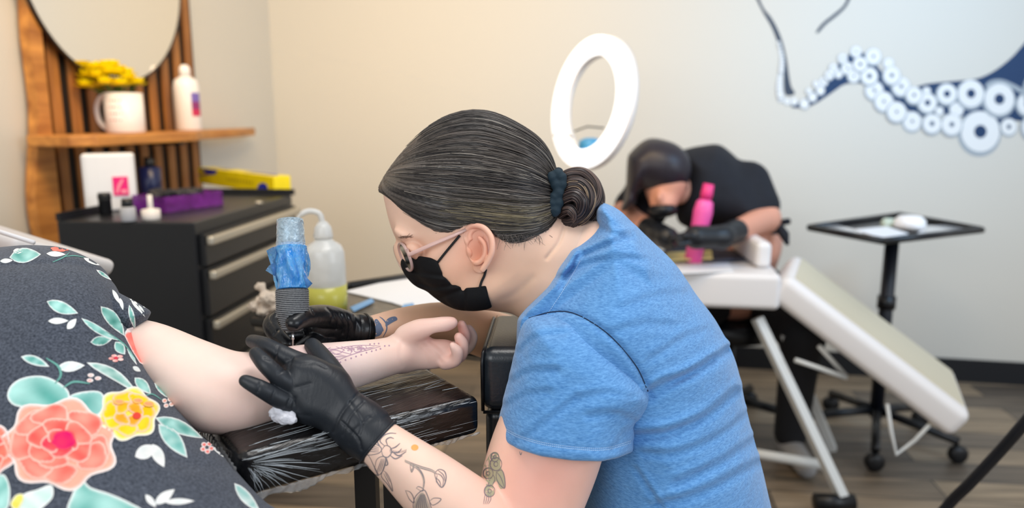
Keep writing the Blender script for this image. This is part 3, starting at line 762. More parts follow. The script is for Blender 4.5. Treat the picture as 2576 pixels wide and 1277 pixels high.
MB().tube([(-0.03, 0.0, -0.02), (-0.06, 0.02, -0.055), (-0.075, 0.10, -0.075)], 0.006, 8).build('arm', M_blk, ph)
MB().tube([P(1445, 330, 2.78), P(1478, 318, 2.78), P(1520, 322, 2.78)], 0.003, 6).build('wire', M_blk, rl, world=True)
MB().tube([P(1392, 340, 2.8), P(1412, 336, 2.8), P(1440, 345, 2.8)], 0.003, 6).build('wire', M_blk, rl, world=True)

# second person, in black, bent over the bed
DS = 2.9
pb2 = thing('person', 'person in a black T-shirt, black mask and black gloves bent over the white bed', 'person', (P(1800, 500, DS).x, P(1800, 500, DS).y, 0))
def zz(x, y): return (1380+x*0.5012, 60+y*0.5012)
M_skin2 = mat('warm_skin', (206, 146, 122), 0.5, sss=0.05); M_skin_face = M_skin2
M_shirt2 = mat('black_tshirt', (16, 19, 28), 0.85, noise=0.15, nscale=30, bump=0.2, bscale=25, bdist=0.01)
M_hair2 = mat('dark_hair', (40, 34, 44), 0.45, color2=(28, 24, 30), nscale=60, stretch=(3, 3, 0.4), bump=0.3, bscale=60); M_blkglove = mat('black_glove_far', (20, 23, 29), 0.4)
f = Field(0.007)
hx, hy = zz(590, 790); f.pell(hx, hy, DS-0.20, 0.075, 0.10, 0.085, 12, k=0.02)
f.pell(*zz(575, 905), DS-0.24, 0.045, 0.035, 0.05, 0, k=0.03)
f.pell(*zz(555, 870), DS-0.285, 0.012, 0.022, 0.018, 0, k=0.012)
f.cone(P(*zz(640, 840), DS-0.12), 0.05, P(*zz(760, 800), DS+0.02), 0.065, 0.03)
f.cone(P(*zz(780, 780), DS), 0.12, P(*zz(980, 1100), DS+0.05), 0.13, 0.05)
f.cone(P(*zz(980, 1100), DS+0.05), 0.13, Vector((P(*zz(980, 1100), DS+0.05).x, P(*zz(980, 1100), DS+0.05).y+0.1, 0.62)), 0.15, 0.05)
sh_l = P(*zz(1000, 800), DS-0.02); el_l = P(*zz(1090, 975), DS-0.10); wr_l = P(*zz(870, 1070), DS-0.36)
f.cone(sh_l, 0.07, el_l, 0.052, 0.03).cone(el_l, 0.05, wr_l, 0.032, 0.02)
sh_r = P(*zz(560, 800), DS+0.12); el_r = P(*zz(380, 960), DS-0.02); wr_r = P(*zz(560, 1060), DS-0.26)
f.cone(sh_r, 0.07, el_r, 0.05, 0.03).cone(el_r, 0.048, wr_r, 0.032, 0.02)
hipc = P(*zz(980, 1100), DS+0.05); hp_ = Vector((hipc.x, hipc.y+0.12, 0.58))
for sx in (-1, 1):
    hpp = hp_+Vector((0.09*sx+0.03, 0, 0)); kn = Vector((hpp.x-0.12+0.16*sx, hpp.y-0.36, 0.5)); an = Vector((kn.x, kn.y+0.05, 0.1))
    f.cone(hpp, 0.09, kn, 0.065, 0.02).cone(kn, 0.06, an, 0.045, 0.02)
V, F = f.build(blur=1); obj('body', (V, F), M_skin2, pb2, world=True)
f = Field(0.007)
shp = [(650, 650), (700, 625), (760, 612), (850, 604), (910, 640), (980, 708), (1050, 785), (1110, 860), (1145, 950), (1130, 1010), (1170, 1060), (1100, 1075), (1010, 1070), (850, 1020), (700, 1020), (640, 960), (660, 760)]
f.poly([zz(*p) for p in shp], DS+0.02, 0.20, 70, k=0.02)
f.cone(sh_l, 0.085, sh_l*0.35+el_l*0.65, 0.075, 0.03)
f.cone(sh_r, 0.085, sh_r*0.25+el_r*0.75, 0.075, 0.03)
f.poly([zz(*p) for p in [(440, 720), (520, 700), (600, 900), (560, 1010), (430, 1000), (340, 940), (360, 880)]], DS+0.10, 0.1, 45, k=0.03)
f.cone(P(*zz(880, 920), DS+0.05), 0.14, hp_+Vector((0, 0, 0.1)), 0.16, 0.04)
V, F = f.build(blur=1); obj('t_shirt', (V, F), M_shirt2, pb2, world=True)
f = Field(0.006)
for sx in (-1, 1):
    hpp = hp_+Vector((0.09*sx+0.03, 0, 0)); kn = Vector((hpp.x-0.12+0.16*sx, hpp.y-0.36, 0.5)); an = Vector((kn.x, kn.y+0.05, 0.1))
    f.cone(hpp, 0.11, kn, 0.08, 0.02).cone(kn, 0.075, an, 0.06, 0.02)
V, F = f.build(); obj('trousers', (V, F), mat('black_trousers', (22, 23, 28), 0.8), pb2, world=True)
for sx in (-1, 1):
    hpp = hp_+Vector((0.09*sx+0.03, 0, 0)); kn = Vector((hpp.x-0.12+0.16*sx, hpp.y-0.36, 0.5)); f = Field(0.005)
    f.cone((kn.x, kn.y+0.06, 0.052), 0.045, (kn.x, kn.y-0.12, 0.04), 0.036, 0.01); f.cone((kn.x, kn.y+0.05, 0.05), 0.045, (kn.x, kn.y+0.05, 0.11), 0.05, 0.01)
    V, F = f.build(); obj('shoe', (V, F), mat('grey_shoe', (150, 150, 152), 0.6), pb2, world=True, label='pale grey shoe')
f = Field(0.006)
f.pell(*zz(570, 725), DS-0.205, 0.102, 0.095, 0.105, 10, k=0.02)
f.poly([zz(*p) for p in [(470, 590), (520, 573), (590, 585), (655, 625), (690, 700), (700, 800), (690, 850), (665, 790), (560, 780), (500, 800), (450, 850), (440, 900), (400, 930), (360, 940), (385, 850), (395, 680), (415, 640)]], DS-0.16, 0.13, 42, k=0.02)
f.pell(*zz(580, 900), DS-0.30, 0.07, 0.06, 0.08, 0, k=0.015, sub=True)
V, F = f.build(blur=1); obj('hair', (V, F), M_hair2, pb2, world=True)
f = Field(0.005)
f.pell(*zz(575, 935), DS-0.245, 0.052, 0.026, 0.058, 0, k=0.01)
V, F = f.build(); obj('face_mask', (V, F), M_blkglove, pb2, world=True)
for nm, w, el, tip in (('glove', wr_l, el_l, P(*zz(650, 1070), DS-0.42)), ('glove', wr_r, el_r, P(*zz(620, 1085), DS-0.34))):
    f = Field(0.005); dd_ = (tip-w)
    f.cone(w+(el-w)*0.3, 0.042, w, 0.038, 0.01); f.cone(w, 0.037, w+dd_*0.6, 0.04, 0.02)
    for j in range(4):
        o_ = Vector((0, 0.02, 0.012))*(j-1.5)*0.6; f.cone(w+dd_*0.6+o_, 0.011, tip+o_+Vector((0, 0, -0.01)), 0.009, 0.006)
    f.cone(w+dd_*0.4, 0.013, w+dd_*0.9+Vector((0, -0.03, 0.01)), 0.010, 0.006)
    V, F = f.build(); obj(nm, (V, F), M_blkglove, pb2, world=True)
# pink bottle before the person
pk = onz(1748, 650, zt+0.013)
pk = P(1745, 560, 2.52); 
t = thing('squeeze_bottle', 'bright pink squeeze bottle standing on the bed in front of the person in black', 'bottle', (onz(1742, 660, zt).x, onz(1742, 660, zt).y, zt))
kk = pxy(MW[t.name].translation)[2]/FPX; M_pink = mat('pink_plastic', (236, 92, 166), 0.35)
tilt = Matrix.Rotation(0.16, 4, 'Y')
MB().lathe([(20*kk, 0), (22*kk, 4*kk), (22*kk, 98*kk), (24*kk, 130*kk), (20*kk, 155*kk), (12*kk, 162*kk)], 28, M=tilt).build('body', M_pink, t)
MB().lathe([(14*kk, 162*kk), (15*kk, 176*kk), (13*kk, 200*kk)], 24, M=tilt).build('cap', mat('deep_pink_cap', (226, 58, 128), 0.4), t)
# apron strings hanging at the hip
obj('apron_tie', (MB().tube([P(*zz(1150, 1000), DS-0.05), P(*zz(1205, 990), DS-0.1)], 0.012, 8).v, MB().tube([P(*zz(1150, 1000), DS-0.05), P(*zz(1205, 990), DS-0.1)], 0.012, 8).f), M_shirt2, pb2, world=True)
q = MB().tube([P(*zz(1150, 1010), DS-0.1), P(*zz(1185, 1060), DS-0.14), P(*zz(1200, 1110), DS-0.14)], [0.016, 0.018, 0.006], 8); obj('apron_tie', (q.v, q.f), M_shirt2, pb2, world=True)

# stool of the second person
st = thing('rolling_stool', 'black rolling stool under the person in black, on five casters', 'stool', (hp_.x, hp_.y, 0))
MB().lathe([(0.17, 0.40), (0.18, 0.41), (0.18, 0.46), (0.16, 0.475)], 40).build('seat', M_blk, st)
MB().tube([(0, 0, 0.1), (0, 0, 0.41)], 0.025, 16).build('post', M_blk, st)
for i in range(5):
    a = i*2*math.pi/5+0.9; e = Vector((math.cos(a)*0.27, math.sin(a)*0.27, 0.085)); g = MB().tube([(0, 0, 0.13), e], 0.02, 6).build('leg', M_blk, st)
    MB().lathe([(0.022, -0.02), (0.035, -0.012), (0.035, 0.012), (0.022, 0.02)], 20, M=Matrix.Translation((e.x, e.y, 0.0355)) @ RX).build('caster', M_blk, g)
# black cord on the right
cd = thing('power_cord', 'thick black cord curving up across the right edge of the floor', 'cord', (P(2450, 1180, 1.5).x, P(2450, 1180, 1.5).y, 0))
q = spline([(0.55, 1.75, 0.012), (0.85, 1.62, 0.014), (1.0, 1.55, 0.06), P(2300, 1400, 1.60), P(2380, 1277, 1.55), P(2440, 1215, 1.5), P(2510, 1140, 1.45), P(2580, 1060, 1.4), P(2680, 940, 1.35), P(2830, 830, 1.36), P(3000, 850, 1.4), P(3120, 1050, 1.45), P(3180, 1400, 1.5), (1.75, 1.2, 0.012)], 8)
MB().tube(q, 0.0105, 14).build('cord', mat('black_rubber_cord', (22, 24, 30), 0.4, bump=0.2, bscale=200), cd, world=True)

# ================================================================ NEAR TRAY WITH SPRAY BOTTLE
NZ = 0.90
nt_ = [onz(x, y, NZ) for x, y in ((640, 812), (878, 724), (1330, 655), (1300, 900))]
c = sum(nt_, Vector())/4; tr2 = thing('work_tray', 'dark-rimmed work tray wrapped in film beneath the spray bottle', 'tray', (c.x, c.y, 0))
M_mat_brown = mat('grey_brown_film', (122, 112, 98), 0.25, color2=(84, 76, 66), nscale=30, stretch=(1, 3, 1), bump=0.8, bscale=25, bdist=0.006)
MB().prism([tuple(p.xy-c.xy) for p in nt_], NZ-0.015, NZ).build('tray_top', M_mat_brown, tr2, smooth=False)
for i in range(4):
    p, r_ = nt_[i].copy(), nt_[(i+1) % 4].copy(); MB().tube([p-Vector((c.x, c.y, -0.004)), r_-Vector((c.x, c.y, -0.004))], 0.011, 8).build('rim', M_blk, tr2)
MB().tube([(0, 0, 0.1), (0, 0, NZ-0.015)], 0.025, 16).build('post', M_blk, tr2)
for i in range(4):
    a = i*math.pi/2+0.3; e = Vector((math.cos(a)*0.2, math.sin(a)*0.2, 0.06)); MB().tube([(0, 0, 0.12), (e.x, e.y, 0.03)], 0.015, 8).build('leg', M_blk, tr2)
flat('paper_towel', 'white paper towel sheet lying on the near work tray behind the mask', 'paper towel', [(868, 735), (1010, 700), (1120, 712), (1150, 760), (1045, 782), (985, 762)], 0.003, M_carton, z=NZ+0.001)
for i, (pts, lb) in enumerate((([(880, 775), (935, 752), (942, 760), (890, 785)], 'smear of blue film on the work tray left of the paper towel'), ([(1015, 768), (1040, 764), (1044, 774), (1010, 776)], 'small blue film scrap at the front corner of the paper towel'))):
    flat('blue_film_scrap', lb, 'film scrap', pts, 0.003, mat('blue_scrap', (110, 160, 205), 0.4), z=NZ+0.005)
# spray / wash bottle
wp = onz(822, 782, NZ); k = pxy(wp)[2]/FPX
wb = thing('wash_bottle', 'clear wash bottle half full of yellow-green liquid with a bent spout on the work tray', 'bottle', (wp.x, wp.y, NZ+0.001), 0.2)
M_bclear = mat('milky_plastic', (236, 236, 232), 0.25, trans=0.35, bump=0.5, bscale=60, bdist=0.003)
MB().lathe([(46*k, 0), (50*k, 4*k), (51*k, 110*k), (49*k, 150*k), (42*k, 166*k), (24*k, 178*k), (20*k, 186*k)], 36).build('body', M_bclear, wb)
MB().lathe([(51.5*k, 2*k), (52*k, 30*k), (52*k, 68*k)], 36).build('liquid', mat('yellow_green_liquid', (214, 208, 92), 0.25, trans=0.3), wb)
MB().lathe([(22*k, 184*k), (24*k, 190*k), (20*k, 212*k), (10*k, 226*k)], 28).build('cap', M_bclear, wb)
MB().tube(spline([(0, 0, 222*k), (-8*k, 0, 246*k), (-35*k, 0, 252*k), (-58*k, 0, 236*k), (-66*k, 0, 205*k)], 6), [7*k]*16+[5*k]*9, 10).build('spout', M_bclear, wb)
# crumpled tissue roll left of the machine
rp = onz(672, 800, NZ); k = pxy(rp)[2]/FPX
f = Field(0.0025)
base_ = Vector((rp.x, rp.y, NZ+0.03))
for i in range(34): f.ball(base_+Vector((rng.normal(0, 0.011), rng.normal(0, 0.011), rng.normal(0.004, 0.013))), 0.0095, 0.004)
V, F = f.build(); from mathutils import noise as mnoise
V = np.array([v+np.array(mnoise.noise_vector(Vector(v)*140))*0.004 for v in V]); t = thing('crumpled_tissue', 'crumpled cream tissue behind the raised left fingers on the work tray', 'tissue', base_)
obj('tissue', (V, F), mat('cream_tissue', (206, 190, 172), 0.8, bump=1.0, bscale=80, bdist=0.004), t, world=True)
# ================================================================ FOREGROUND PERSON (tattoo artist)
M_skin = mat('fair_skin', (232, 188, 168), 0.45, sss=0.12, attr='Col', noise=0.07, nscale=25, bump=0.08, bscale=260, bdist=0.001, spec=0.35)
M_ink = mat('tattoo_ink', (120, 112, 116), 0.5); M_ink_grey = mat('tattoo_ink_grey', (184, 164, 148), 0.5); M_ink_blue = mat('tattoo_ink_blue', (98, 112, 138), 0.5); M_ink_green = mat('tattoo_ink_green', (166, 160, 132), 0.5)
SKIN = np.array(lin((243, 206, 186))); PINK = np.array(lin((232, 142, 126))); WARM = np.array(lin((238, 184, 142)))
def paint(V, base, blobs):
    C = np.tile(np.array(base, float), (len(V), 1))
    for px, py, d, r, c, a in blobs:
        w = a*np.exp(-((V-np.array(P(px, py, d)))**2).sum(1)/(r*r)); C = C*(1-w[:, None])+np.array(c)*w[:, None]
    return C
DH = 0.98
art = thing('person', 'person with dark bun, glasses and black mask in a blue T-shirt, tattooing an arm', 'person', (P(1600, 900, 1.0).x, P(1600, 900, 1.0).y, 0))
head_poly = [(965, 482), (970, 520), (980, 560), (991, 590), (1001, 606), (1006, 622), (1018, 640), (1030, 668), (1044, 692), (1066, 712), (1092, 738), (1128, 760), (1165, 772), (1215, 768), (1260, 745), (1320, 690), (1385, 600), (1398, 520), (1392, 450), (1370, 390), (1325, 342), (1250, 302), (1180, 293), (1100, 322), (1030, 385), (982, 440)]
neck_poly = [(1225, 560), (1400, 540), (1500, 550), (1560, 590), (1580, 680), (1500, 780), (1400, 830), (1330, 812), (1290, 790), (1240, 772), (1200, 730)]
f = Field(0.0014)
f.poly(head_poly, DH, 0.072, 135, k=0.01)
f.poly(neck_poly, 0.985, 0.060, 110, k=0.030)
f.pell(1120, 670, DH-0.042, 0.030, 0.024, 0.020, 30, k=0.02)            # cheek
f.pell(1210, 730, DH-0.035, 0.035, 0.016, 0.022, -10, k=0.02)           # jaw
f.pell(1030, 600, DH-0.040, 0.022, 0.008, 0.018, 35, k=0.012)           # brow ridge
f.pell(1040, 626, DH-0.058, 0.016, 0.010, 0.014, 35, k=0.010, sub=True) # eye socket
f.pell(1044, 630, DH-0.046, 0.013, 0.0095, 0.012, 35, k=0.004)          # closed lid over the eye
f.pell(1022, 655, DH, 0.010, 0.026, 0.012, -32, k=0.010)                # nose
f.groove([(1026, 632), (1040, 641), (1060, 643)], 0.0016, 3, dmax=0.96)
f.groove([(1420, 570), (1405, 610), (1375, 650)], 0.0022, 4, dmax=0.96)  # neck fold
f.groove([(1255, 755), (1300, 735), (1340, 700)], 0.001, 10, dmax=0.96)
V1, F1_ = f.build(blur=1)
# ear, finer
e = Field(0.0007); ED = 0.912
def ed(px): return ED-0.0002*(px-1180)*1.0
e.pell(1202, 620, ED-0.0025, 0.0148, 0.0248, 0.0052, -8, k=0.003)
e.pell(1206, 668, ED, 0.0085, 0.0095, 0.0036, 0, k=0.004)
hel = spline([(1176, 612), (1168, 592), (1176, 574), (1196, 567), (1220, 575), (1236, 598), (1238, 630), (1228, 656), (1214, 678)], 5)
for i in range(len(hel)-1):
    a, b = hel[i], hel[i+1]; e.cone(P(a[0], a[1], ed(a[0])-0.003), 0.0033, P(b[0], b[1], ed(b[0])-0.003), 0.0033, 0.001)
e.pell(1194, 630, ED-0.007, 0.0085, 0.0135, 0.0105, -8, k=0.002, sub=True)
e.pell(1202, 592, ED-0.0075, 0.0090, 0.0070, 0.0055, -20, k=0.002, sub=True)
ah = spline([(1206, 598), (1219, 615), (1220, 640), (1208, 658), (1196, 662)], 5)
for i in range(len(ah)-1): e.cone(P(*ah[i], ed(ah[i][0])-0.0025), 0.0024, P(*ah[i+1], ed(ah[i+1][0])-0.0025), 0.0024, 0.002)
e.pell(1181, 634, ED-0.002, 0.0038, 0.0062, 0.004, -15, k=0.002)
e.cone(P(1196, 620, ED+0.0135), 0.0115, P(1196, 622, ED+0.024), 0.012, 0.004)
V2, F2 = e.build(blur=1)
# arms and torso
b = Field(0.0026)
torso_poly = [(1480, 560), (1560, 560), (1620, 600), (1690, 680), (1760, 760), (1800, 830), (1840, 910), (1860, 980), (1875, 1060), (1905, 1180), (1935, 1300), (1960, 1480), (1900, 1600), (1600, 1600), (1540, 1480), (1520, 1277), (1480, 1100), (1400, 950), (1370, 850), (1400, 700)]
b.poly(torso_poly, 1.0, 0.155, 190, k=0.02, grow=-10)
b.poly(neck_poly, 0.985, 0.058, 108, k=0.02, grow=-2)
b.limb([(1470, 900, 0.90, 95), (1420, 1010, 0.865, 122), (1378, 1120, 0.85, 138), (1335, 1250, 0.835, 132), (1300, 1390, 0.82, 108)], k=0.02)
b.limb([(1300, 1390, 0.82, 106), (1195, 1312, 0.795, 98), (1085, 1222, 0.785, 84), (1000, 1150, 0.782, 66), (938, 1100, 0.787, 55), (880, 1045, 0.797, 34)], k=0.006)
b.limb([(1520, 860, 1.12, 95), (1400, 880, 1.15, 75), (1300, 862, 1.13, 64), (1220, 838, 1.09, 60), (1120, 812, 1.045, 52), (1020, 815, 1.0, 43), (935, 828, 0.967, 34), (885, 826, 0.960, 24), (860, 824, 0.952, 18)], k=0.01)
for hy in (0.93, 1.08):
    b.cone((0.24, 1.0*hy/1.0, 0.64), 0.085, (-0.08 if hy < 1 else -0.02, hy-0.06 if hy < 1 else hy+0.03, 0.50), 0.062, 0.02)
    b.cone((-0.08 if hy < 1 else -0.02, hy-0.06 if hy < 1 else hy+0.03, 0.50), 0.058, (0.05, hy, 0.09), 0.040, 0.01)
    b.cone((0.05, hy, 0.075), 0.036, (-0.08, hy, 0.045), 0.028, 0.01)
V3, F3 = b.build(blur=1)
BT = bvh(V3, F3)
ink = []
def tat(T, pts, w=2.2, mi=1, **k): ink.append(ribbon(T, pts, w, 0.00025, **k)+(mi,))
def tfill(T, pts, mi, step=8):
    d_ = decal(T, closed_spline(pts, 3), 0.00012, step); ink.append((d_[0], d_[1], mi))
def oz(x, y): return (560+x*0.3882, 860+y*0.3882)
def OT(pts, w=2.0, mi=1): tat(BT, [oz(*p) for p in pts], w, mi)
def OL(pts, w=2.0, mi=1): OT(list(pts)+[pts[0]], w, mi)
# flying beetle
OL([(905, 690), (925, 650), (1000, 665), (1030, 690), (1010, 720), (930, 730)]); OL([(985, 820), (1000, 760), (1040, 740), (1060, 765), (1040, 830), (1010, 860)])
for k in range(4): OT([(915+k*8, 668+k*12), (970, 672+k*12), (1015, 685+k*9)], 1.6); OT([(1000+k*12, 845-k*4), (1015+k*12, 800-k*6), (1030+k*8, 755)], 1.6)
OL([(1030, 700), (1055, 670), (1085, 680), (1095, 715), (1070, 745), (1040, 735)], 2.6)
for pts in ([(1050, 672), (1020, 640), (1045, 605), (1085, 590), (1125, 592)], [(1070, 670), (1060, 635), (1085, 618), (1110, 625)], [(1090, 690), (1120, 680), (1150, 655)], [(1095, 705), (1140, 735), (1190, 710)], [(1088, 735), (1120, 755), (1165, 735)], [(1085, 712), (1135, 715), (1160, 690)], [(1030, 690), (1005, 650), (1010, 620)], [(1060, 745), (1070, 790), (1050, 800)]): OT(pts, 3.2)
for i in range(11): 
    a = i/10; OT([(1085+a*100, 708+12*math.sin(a*3)), (1088+a*102, 700+12*math.sin(a*3)-8)], 1.5)
OL([(1040, 830), (1065, 850), (1090, 900), (1102, 965), (1070, 920), (1030, 870)], 1.8); OT([(1045, 850), (1070, 900), (1098, 955)], 1.4); OT([(1055, 845), (1085, 905)], 1.4)
OL([(905, 700), (890, 740), (930, 790), (985, 850), (1010, 860), (980, 800), (950, 740)], 1.8)
# flower branch
for pts, w in (([(1180, 768), (1230, 790), (1290, 812), (1350, 830), (1385, 850)], 6), ([(1215, 790), (1260, 815), (1290, 850), (1305, 900), (1298, 960)], 6), ([(1215, 800), (1222, 835), (1235, 815), (1240, 805)], 2.5)): OT(pts, w, 2); OT([(x, y-6) for x, y in pts], 1.8); OT([(x+2, y+7) for x, y in pts], 1.8)
OL([(1372, 850), (1400, 825), (1435, 835), (1448, 870), (1440, 915), (1420, 940), (1395, 915), (1380, 880)], 3)
for pts in ([(1380, 850), (1410, 860), (1430, 890), (1425, 935)], [(1395, 830), (1430, 860), (1440, 900)], [(1385, 880), (1405, 900), (1415, 930)], [(1390, 860), (1385, 900), (1400, 920)]): OT(pts, 2.2)
OL([(1185, 960), (1215, 970), (1235, 1000), (1240, 1040), (1210, 1015)], 2.2); OL([(1340, 1030), (1370, 1010), (1415, 1015), (1395, 1040), (1360, 1055)], 2.2)
OL([(1240, 1100), (1235, 1050), (1250, 1000), (1285, 965), (1310, 960), (1330, 1000), (1345, 1050), (1350, 1100)], 2.4)
for k in range(6): OT([(1250+k*17, 1100), (1262+k*11, 1040), (1285+k*5, 985)], 2.2)
OL([(1255, 945), (1270, 935), (1300, 950), (1290, 965)], 2)
tfill(BT, [oz(*p) for p in [(1245, 1090), (1245, 1040), (1270, 990), (1300, 975), (1330, 1030), (1340, 1090)]], 2)
# berries and leaves on the upper arm
tfill(BT, [oz(*p) for p in [(1700, 790), (1740, 720), (1780, 715), (1800, 760), (1800, 800), (1820, 850), (1828, 930), (1800, 950), (1775, 900), (1750, 930), (1760, 980), (1725, 1000), (1700, 960), (1710, 900), (1685, 850)]], 4)
for c_, r_ in (((1772, 790), 38), ((1722, 850), 32), ((1730, 965), 34), ((1765, 745), 26)):
    tat(BT, [oz(c_[0]+r_*math.cos(t), c_[1]+r_*1.1*math.sin(t)) for t in np.linspace(0, 6.5, 12)], 2.6, 1); tat(BT, [oz(c_[0]+r_*.35*math.cos(t), c_[1]+r_*.4*math.sin(t)) for t in np.linspace(0, 6.4, 8)], 2.2, 1)
OL([(1775, 840), (1810, 830), (1828, 880), (1828, 945), (1795, 920), (1775, 880)], 2.4); OT([(1778, 842), (1805, 880), (1826, 942)], 2)
OL([(1755, 860), (1735, 890), (1720, 930), (1745, 925), (1765, 890)], 2.2)
for k in range(4): OT([(1700+k*12, 985), (1695+k*14, 1020), (1690+k*10, 1050)], 1.6)
OT([(1925, 708), (1932, 730), (1940, 712)], 2.0)
# orange mark
ORI = 5
d_ = decal(BT, [oz(1245+24*math.cos(t), 683+20*math.sin(t)) for t in np.linspace(0, 2*math.pi, 14)[:-1]], 0.0002, 6); ink.append((d_[0], d_[1], ORI))
# blue leaf tattoo on the far forearm
def mz(x, y): return (560+x*0.4386, 540+y*0.4386)
for pts in ([(860, 700), (870, 650), (900, 620), (915, 660), (900, 690)], [(935, 640), (945, 600), (985, 585), (1000, 600), (975, 615)], [(870, 610), (885, 600), (912, 640), (920, 665), (895, 660)]): tfill(BT, [mz(*p) for p in pts], 3, 6); tat(BT, [mz(*p) for p in pts+[pts[0]]], 2.0, 3)
tat(BT, [mz(*p) for p in [(920, 700), (940, 660), (938, 625), (920, 600), (900, 585)]], 3.5, 3); tat(BT, [mz(*p) for p in [(938, 640), (960, 610), (990, 598)]], 2.5, 3)
V, F, MI = join((V1, F1_), (V2, F2), (V3, F3), *[i for i in ink if len(i[0])])
M_orange = mat('orange_mark', (246, 160, 84), 0.5)
C = paint(V, SKIN, [(1205, 620, 0.905, 0.026, PINK, 0.75), (1190, 575, 0.905, 0.012, PINK, 0.5), (1194, 628, 0.912, 0.011, lin((206, 112, 98)), 0.7), (1150, 680, 0.91, 0.03, PINK, 0.35), (1060, 650, 0.94, 0.025, PINK, 0.4), (1400, 1180, 0.78, 0.07, PINK, 0.42), (1330, 1240, 0.77, 0.05, PINK, 0.3), (1330, 690, 0.93, 0.05, WARM, 0.35), (1150, 810, 1.0, 0.14, WARM, 0.8), (1250, 830, 1.05, 0.1, WARM, 0.6), (1010, 590, 0.97, 0.012, lin((176, 128, 112)), 0.3)])  # ear hollow painted darker red: skin redness plus some of its shade
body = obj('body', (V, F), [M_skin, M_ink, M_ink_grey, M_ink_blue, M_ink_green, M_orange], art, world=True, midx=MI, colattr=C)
# eyebrow
HT = bvh(V1, F1_); bw = MB()
for i in range(30):
    t = i/29; x = 1002+t*30; y = 596+2*math.sin(t*3)-t*1+rng.normal()*1.5; h = cast(HT, x, y, 0.0002)
    h2 = cast(HT, x+7+3*rng.random(), y-3+rng.normal()*2, 0.0010)
    if h is not None and h2 is not None and (h-h2).length < 0.02: bw.tube([h, (h+h2)*0.5+Vector((0, -0.0003, 0)), h2], [0.0002, 0.0002, 0.0001], 4)
obj('eyebrow', (bw.v, bw.f), mat('brow_hair', (128, 98, 82), 0.5), art, world=True)

# ---- hair
HC = P(1195, 468, DH); HT_ = P(1400, 492, DH); AX = (HT_-HC).normalized(); E1 = Vector((0, 0, 1)); E1 = (E1-AX*E1.dot(AX)).normalized(); E2 = AX.cross(E1)
hair_poly = [(958, 484), (968, 452), (988, 420), (1020, 376), (1068, 332), (1120, 300), (1180, 284), (1240, 290), (1300, 318), (1350, 352), (1376, 392), (1388, 440), (1400, 500), (1404, 555), (1385, 595), (1330, 614), (1255, 610), (1170, 600), (1100, 600), (1020, 545)]
f = Field(0.0016)
f.poly(hair_poly, DH, 0.083, 150, k=0.01, grow=-6); f.poly(head_poly, DH, 0.0755, 140, k=0.02, grow=4)
f.poly([(930, 474), (962, 487), (982, 502), (1012, 530), (1056, 560), (1094, 582), (1128, 586), (1158, 572), (1176, 561), (1214, 560), (1240, 588), (1262, 604), (1300, 612), (1350, 614), (1410, 596), (1460, 600), (1460, 240), (1190, 230), (930, 260)], 0, 0, 0, k=0.003, sm=False, inter=True)
Vh, Fh = f.build(blur=1); HB = bvh(Vh, Fh)
def hair_phi(V):
    d = V-np.array(HC); x = d@np.array(E1); y = d@np.array(E2); return np.arctan2(y, x), (d@np.array(AX))/np.linalg.norm(d, axis=1)
ph, ct = hair_phi(Vh)
def n1(x, seed):   # smooth 1-d noise
    r = np.random.default_rng(seed).random(4096); xi = np.floor(x).astype(int); t = x-xi; t = t*t*(3-2*t); return r[xi % 4096]*(1-t)+r[(xi+1) % 4096]*t
st_ = 0.5*n1(ph*45+ct*1.5+50, 1)+0.3*n1(ph*110+ct*2+90, 2)+0.2*n1(ph*16+ct*2+20, 3)
HD = np.array(lin((34, 31, 32))); HL = np.array(lin((98, 90, 84)))
Ch = HD+(HL-HD)*np.clip((st_-0.3)/0.5, 0, 1)[:, None]
# radial streak relief
nrm = (Vh-np.array(HC)); nrm /= np.linalg.norm(nrm, axis=1)[:, None]
Vh = Vh+nrm*((st_-0.5)*0.0024)[:, None]
hs = [(Vh, Fh)]; hcols = [Ch]
def strand(pts, r, c, n=4):
    b = MB(); k = len(pts); b.tube(pts, [r*(0.4+0.6*math.sin(math.pi*min(0.93, 0.12+i/k))) for i in range(k)], n, cap=False)
    hs.append((np.array(b.v), b.f)); hcols.append(np.tile(c, (len(b.v), 1)))
# hairline points: sample cap rim by phi, walk from the tie towards the front until the cap ends
NSTR = 2300
for i in range(NSTR):
    phi = rng.uniform(-math.pi, math.pi); dphi = rng.normal()*0.06
    pts = []; t0_ = rng.uniform(0.10, 0.5) if rng.random() < 0.4 else 0.10; t1_ = t0_+rng.uniform(0.5, 2.4); lift = abs(rng.normal())*0.0010+0.0001
    for j in range(15):
        t = t0_+(t1_-t0_)*j/14
        if t > 2.95: break
        a = phi+dphi*math.sin(t)*1.0+0.012*math.sin(t*5+i)
        dr = AX*math.cos(t)+(E1*math.cos(a)+E2*math.sin(a))*math.sin(t)
        h = HB.ray_cast(HC+dr*0.25, -dr)
        if h[0] is None or (h[0]-HC).dot(dr) < 0.03: break
        # stop where the cap has been left (underside hits)
        if h[1].dot(dr) < 0.25: break
        pts.append(h[0]+dr*(lift+0.0004))
    if len(pts) > 4:
        g = rng.random(); c = HD*0.8+(HL*1.1-HD)*g*g*1.1
        q = pxy(pts[len(pts)//2]); blond = math.exp(-(((q[0]-1315)/38)**2+((q[1]-545)/26)**2)) if q[2] < DH else 0
        c = c*(1-0.75*blond)+np.array(lin((176, 160, 122)))*0.75*blond
        if rng.random() < 0.05: c = np.array(lin((150, 142, 132)))
        strand(pts, 0.00038+0.0003*rng.random(), c)
